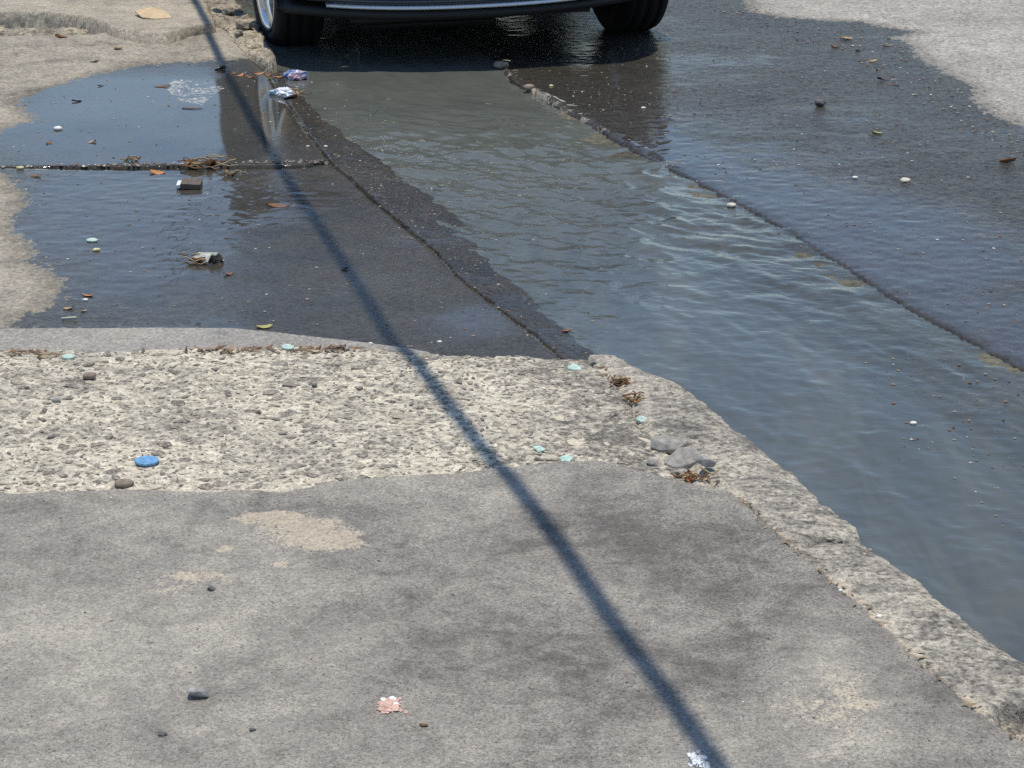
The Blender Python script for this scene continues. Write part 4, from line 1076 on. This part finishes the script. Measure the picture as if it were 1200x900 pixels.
# scraps
s_ = size_at(spot(180, 19))
o = prism('cardboard_scrap', [(x * s_, y * s_) for x, y in [(-22, 8), (-6, 26), (12, 14), (22, -16), (4, -24), (-12, -18)]], 0.006, M['card']); put(o, 180, 19, 0.1, 0.008, (0.10, 0.05)); tag(o, 'flat tan cardboard scrap on the far dry slab', 'cardboard')
s_ = size_at(spot(81, 375))
o = tube('stick', [(-8 * s_, -2 * s_, 0.003), (0, 0, 0.0035), (8 * s_, 3 * s_, 0.003)], 1.5 * s_, M['pale_stone'], None, 6, 0.8); put(o, 81, 375, 0.0, 0.002); tag(o, 'short straight white stick near the dry corner of the lower wet slab', 'stick')
def straw_clump(px, py, n, spread, label, flakes=4, seed=0):
    p = spot(px, py); s_ = size_at(p); r = random.Random(seed)
    root = empty('debris_clump', (p.x, p.y, p.z)); tag(root, label, 'debris', 'clumps of dry debris')
    for k in range(n):
        L = r.uniform(0.5, 1.0) * spread * s_ * 0.7; a = r.uniform(-0.6, 0.6) + (math.pi if r.random() < .5 else 0)
        cx, cy, cz = r.gauss(0, 0.30) * spread * s_, r.gauss(0, 0.30) * spread * s_, r.uniform(0.002, 0.012)
        pts = [(cx + (t - .5) * L * math.cos(a), cy + (t - .5) * L * math.sin(a) + 0.2 * L * (t - .5) ** 2, max(0.0015, cz + r.uniform(-0.004, 0.010))) for t in (0, .33, .66, 1)]
        tube('straw', pts, r.uniform(0.0012, 0.0026), M['straw' if r.random() < 0.7 else 'leaf_brown'], root, 5)
    for k in range(flakes):
        o = leaf('leaf_flake', r.uniform(0.25, 0.45) * spread * s_, r.uniform(0.1, 0.2) * spread * s_, M[r.choice(['leaf_brown', 'leaf_tan', 'leaf_orange'])], 0.6, 0.5, seed + k, root)
        o.location = (r.gauss(0, 0.28) * spread * s_, r.gauss(0, 0.25) * spread * s_, 0.003); o.rotation_euler = (r.uniform(-.4, .4), r.uniform(-.4, .4), r.uniform(0, 6))
straw_clump(243, 193, 22, 44, 'dry straw and leaf clump caught on the slab joint', 7, 3)
straw_clump(155, 188, 8, 16, 'small dark debris tuft standing above the joint left of the straw clump', 4, 4)
straw_clump(268, 206, 9, 18, 'small debris tuft just below the straw clump', 4, 5)
straw_clump(236, 308, 14, 34, 'straw and grit gathered round the crushed cup', 4, 6)
straw_clump(338, 112, 14, 34, 'straw tangle under the white bag at the wet kerb', 5, 7)
straw_clump(806, 562, 10, 34, 'dry straw and leaves below the broken fragments', 7, 8)
straw_clump(728, 448, 10, 26, 'dry leaf crumbs on the kerb joint between the two mint discs', 6, 9)
straw_clump(745, 470, 10, 24, 'dry leaf crumbs on the kerb joint above the tilted mint disc', 6, 10)
# soaked carton
s_ = size_at(spot(224, 219))
ct = empty('carton'); tag(ct, 'soaked brown carton with a white end on the lower wet slab', 'carton')
bm = bmesh.new(); box(bm, -11 * s_, 12 * s_, -14 * s_, 14 * s_, 0.002, 6.5 * s_); bmesh.ops.subdivide_edges(bm, edges=bm.edges, cuts=3, use_grid_fill=True)
for v in bm.verts: v.co.z *= 1 + 0.5 * float(fbm(np.array([v.co.x * 30]), np.array([v.co.y * 30]), 1, 2, 4)[0])
bm_obj('box', bm, M['packbrown'], ct, False)
bm = bmesh.new(); box(bm, -16 * s_, -10.6 * s_, -12 * s_, 10 * s_, 0.003, 5.5 * s_); bmesh.ops.bevel(bm, geom=list(bm.edges), offset=0.5 * s_, segments=1, affect='EDGES'); bm_obj('flap', bm, M['film_white'], ct, False)
put(ct, 224, 219, 0.05)
# crushed cup
s_ = size_at(spot(243, 306))
cu = empty('crushed_cup'); tag(cu, 'crushed cloudy plastic cup in debris on the lower wet slab', 'cup')
c = lathe('wall', [(7 * s_, -15 * s_), (8 * s_, -14 * s_), (12 * s_, 14 * s_), (11.5 * s_, 14 * s_), (7.5 * s_, -13.5 * s_)], M['cup'], cu, 30, 'X')
for v in c.data.vertices:
    v.co.z = v.co.z * (0.42 + 0.012 * v.co.x / s_) + 1.7 * s_ * math.sin(v.co.y / s_ * 0.6 + v.co.x / s_ * 0.35); v.co.y *= 1.15 + 0.2 * math.sin(v.co.x / s_ * 0.4)
rm = lathe('rim', [(11.3 * s_, 13.6 * s_), (12.3 * s_, 13.6 * s_), (12.3 * s_, 14.5 * s_), (11.3 * s_, 14.5 * s_)], M['cup'], cu, 30, 'X', True, True)
for v in rm.data.vertices:
    v.co.z = v.co.z * 0.5 + 1.5 * s_ * math.sin(v.co.y / s_ * 0.6 + 5.0); v.co.y *= 1.05
put(cu, 243, 306, -0.7, 4.5 * s_)
# bags at the kerb
def bag(name, px, py, sx, sy, sz, mat, seed, rz, label, knot=True, knotmat=None):
    s_ = size_at(spot(px, py)); root = empty(name); tag(root, label, 'plastic bag')
    bm = ico(4)
    for v in bm.verts:
        a = np.array([v.co.x * 1.6 + seed]); b = np.array([v.co.y * 1.6 + v.co.z])
        k = 1 + 0.9 * (abs(float(fbm(a, b, 1.7, 3, seed)[0])) - 0.15) * 1.4
        v.co = Vector((v.co.x * sx * s_ * k, v.co.y * sy * s_ * k, max(v.co.z, -0.35) * sz * s_ * k))
    zm = min(v.co.z for v in bm.verts)
    for v in bm.verts: v.co.z -= zm
    bm_obj('pouch', bm, M[mat], root, False)
    if knot:
        kn = lump('gathered_end', 5 * s_, 4 * s_, 3 * s_, M[knotmat or mat], seed, 0.6, 3, 2.0, False, root); kn.location = (-sx * s_ * 0.95, sy * s_ * 0.3, 0.004)
    put(root, px, py, rz, 0.0); return root
bag('snack_wrapper', 347, 92, 15, 13, 7, 'wrapper', 3, -0.75, 'blue and pink printed wrapper at the water edge above the white bag')
bag('white_bag', 333, 113, 12, 13, 7, 'film_white', 6, 0.2, 'crumpled white and pale blue bag on the wet kerb beside straw', True, 'film_blue')
# pink scrap, bird dropping
s_ = size_at(spot(455, 828)) * 0.72
ps = empty('food_scrap'); tag(ps, 'squashed pink and white food scrap on the near slab', 'food scrap')
lump('flesh', 13 * s_, 17 * s_, 1.6 * s_, M['gum'], 13, 1.1, 4, 2.6, False, ps)
for k, (dx, dy, r_) in enumerate([(5, 24, 5), (-9, 22, 4), (12, 6, 5), (9, -12, 5), (20, -14, 3.5), (30, -22, 3), (17, 26, 3.5)]):
    q = lump('white_bit', r_ * s_, r_ * s_ * 1.3, r_ * s_ * 0.2, M['dung'] if k < 4 else M['gum'], 30 + k, 1.0, 3, 2.2, False, ps); q.location = (dx * s_, dy * s_, 0.0005)
put(ps, 455, 828)
s_ = size_at(spot(818, 893)) * 0.8
bdp = empty('bird_dropping'); tag(bdp, 'white bird dropping beside the cable shadow at the bottom edge', 'dropping')
for k, (dx, dy, r_) in enumerate([(0, 0, 9), (-6, 18, 6), (9, -12, 6), (10, 12, 3.5), (-12, -8, 3), (2, 30, 3)]):
    q = lump('splash', r_ * s_, r_ * s_ * 1.5, r_ * s_ * 0.05, M['dung'], 50 + k, 1.2, 4, 2.8, True, bdp); q.location = (dx * s_, dy * s_, 0.0005)
put(bdp, 818, 893)

# ------------------------------------------------------------------ grit and crumbs nobody could count
def scatter(name, polys, n, rlo, rhi, mat, seed, label, flat=0.6, dens=None, leafy=False):
    rnd = np.random.default_rng(seed); V = []; Fc = []; T_ = []
    m = 0; tries = 0
    xs_ = [p[0] for p in polys]; ys_ = [p[1] for p in polys]
    P = np.stack([rnd.uniform(min(xs_), max(xs_), n * 6), rnd.uniform(min(ys_), max(ys_), n * 6)], -1)
    P = P[sdf(P[:, 0], P[:, 1], polys) > 0]
    if dens is not None: P = P[rnd.uniform(0, 1, len(P)) < dens(P[:, 0], P[:, 1])]
    for (x, y) in P[:n]:
        z = zat(x, y); r = rlo + (rhi - rlo) * rnd.uniform() ** 3
        a0 = rnd.uniform(0, 6.28); b = len(V); k = 5
        if leafy:
            l, w_ = r * 2.4, r * rnd.uniform(0.4, 0.8)
            for (lx, ly, lz) in ((-l, 0, r * rnd.uniform(0, .8)), (0, -w_, 0.0005), (0, w_, r * 0.5), (l, 0, r * rnd.uniform(0.1, 1.2)), (0, 0, r * 0.7)):
                V.append((x + lx * math.cos(a0) - ly * math.sin(a0), y + lx * math.sin(a0) + ly * math.cos(a0), z + lz + 0.001))
            Fc += [(b, b + 1, b + 4), (b + 1, b + 3, b + 4), (b + 3, b + 2, b + 4), (b + 2, b, b + 4), (b, b + 2, b + 3, b + 1)]
            T_ += [rnd.uniform()] * 5
            continue
        for q in range(k):
            an = a0 + q * 6.2832 / k; rr = r * rnd.uniform(0.7, 1.2)
            V.append((x + rr * math.cos(an), y + rr * math.sin(an), z + r * flat * 0.3))
        V.append((x, y, z + r * flat * rnd.uniform(0.9, 1.3))); V.append((x, y, z - r * 0.4))
        for q in range(k):
            q2 = (q + 1) % k; Fc += [(b + q, b + q2, b + 5), (b + q2, b + q, b + 6)]
        T_ += [rnd.uniform()] * 7
    o = mesh_obj(name, V, Fc, mat, None, False)
    at = o.data.attributes.new('tone', 'FLOAT', 'POINT'); at.data.foreach_set('value', np.array(T_, np.float32))
    tag(o, label, 'debris' if leafy else 'grit', None, 'stuff')
def grit_mat(name, cols):
    T = NT(name); rmp = T.n('ShaderNodeValToRGB'); e = rmp.color_ramp.elements
    while len(e) < len(cols): e.new(0.5)
    for i, c in enumerate(cols): e[i].position = i / (len(cols) - 1); e[i].color = c
    T.set(rmp.inputs[0], T.attr('tone')); T.set(T.p.inputs['Base Color'], rmp.outputs[0]); T.p.inputs['Roughness'].default_value = 0.7
    return T.m
M['grit'] = grit_mat('mixed_grit', [(0.05, 0.05, 0.05, 1), (0.10, 0.09, 0.075, 1), (0.22, 0.18, 0.13, 1), (0.18, 0.09, 0.06, 1), (0.15, 0.13, 0.11, 1), (0.34, 0.30, 0.24, 1), (0.20, 0.17, 0.14, 1), (0.66, 0.63, 0.57, 1)])
M['crumb'] = grit_mat('leaf_crumbs', [(0.05, 0.035, 0.025, 1), (0.16, 0.11, 0.065, 1), (0.34, 0.25, 0.15, 1), (0.10, 0.06, 0.04, 1), (0.30, 0.14, 0.07, 1), (0.44, 0.37, 0.24, 1)])
scatter('slab_grit', WETP, 900, 0.0018, 0.006, M['grit'], 3, 'fine pale and dark grit strewn over the wet slabs', 0.6)
scatter('road_grit', GL([(600, 80), (800, 20), (880, 0), (1050, 20), (1220, 100), (1220, 420), (1100, 370), (800, 200)], -0.03), 1700, 0.0018, 0.006, M['grit'], 4, 'fine pale and brown grit strewn over the wet road', 0.6,
        lambda x, y: np.clip(0.5 + 1.6 * fbm(x, y, 2.5, 3, 5), 0.05, 1))
scatter('edge_grit', GL([(860, -2), (960, 20), (1050, 38), (1075, 70), (1145, 108), (1205, 150), (1205, 185), (1130, 140), (1040, 90), (980, 50), (880, 35), (820, 0)], -0.02), 420, 0.002, 0.009, M['grit'], 6, 'coarser grit washed up along the dry edge of the road', 0.6)
scatter('joint_grit', [(p[0], p[1] - 0.016) for p in GL([(-20, 195), (385, 187)], -0.04)] + [(p[0], p[1] + 0.016) for p in GL([(385, 187), (-20, 195)], -0.04)], 420, 0.003, 0.008, M['grit'], 7, 'pale grit filling the joint between the two wet slabs', 0.9)
scatter('gutter_grit', GL([(1000, 400), (1200, 440), (1200, 640), (1060, 560)], ZW), 130, 0.002, 0.006, M['grit'], 8, 'grit showing in the shallow side of the gutter water', 0.8)
scatter('near_grit', GL([(0, 585), (700, 560), (1150, 880), (0, 895)], 0), 420, 0.0010, 0.0032, M['grit'], 9, 'sparse fine grit on the dry near slab', 0.6)
scatter('lip_crumbs', GL([(-20, 412), (120, 412), (250, 409), (400, 409), (480, 413), (480, 417), (250, 417), (100, 421), (-20, 420)], -0.015), 240, 0.003, 0.010, M['crumb'], 10, 'brown leaf crumbs along the foot of the concrete lip', 1, lambda x, y: np.clip(0.35 + 2.5 * fbm(x, y, 7, 2, 16), 0.02, 1), True)
kj = GL([(690, 416), (735, 458), (752, 492), (800, 540), (850, 572), (905, 618), (1012, 711), (1140, 829), (1202, 868)], 0)
scatter('kerb_joint_crumbs', [(p[0] - 0.012, p[1] - 0.012) for p in kj] + [(p[0] + 0.012, p[1] + 0.012) for p in kj[::-1]], 420, 0.002, 0.006, M['crumb'], 11, 'brown leaf crumbs and dirt packed in the kerb joint', 1, None, True)
scatter('wet_kerb_grit', GL([(340, 105), (425, 172), (500, 230), (545, 265), (580, 320), (680, 400), (655, 412), (540, 325), (440, 235), (352, 142)], -0.05), 230, 0.002, 0.007, M['grit'], 12, 'coarse grit on the wet kerb', 0.7)
M['flake'] = grit_mat('pale_flake', [(0.22, 0.23, 0.23, 1), (0.50, 0.51, 0.50, 1), (0.34, 0.34, 0.32, 1)])  # pale greys for a whitish patch of thin flakes on the upper slab
scatter('pale_flakes', GL([(200, 92), (250, 90), (262, 102), (246, 112), (236, 122), (212, 116), (196, 104)], -0.04), 900, 0.002, 0.008, M['flake'], 14, 'pale flakes scattered on the upper wet slab by the reflection edge', 0.10,
        lambda x, y: np.clip(0.45 + 2.2 * fbm(x, y * 1.0, 9, 3, 15), 0, 1))
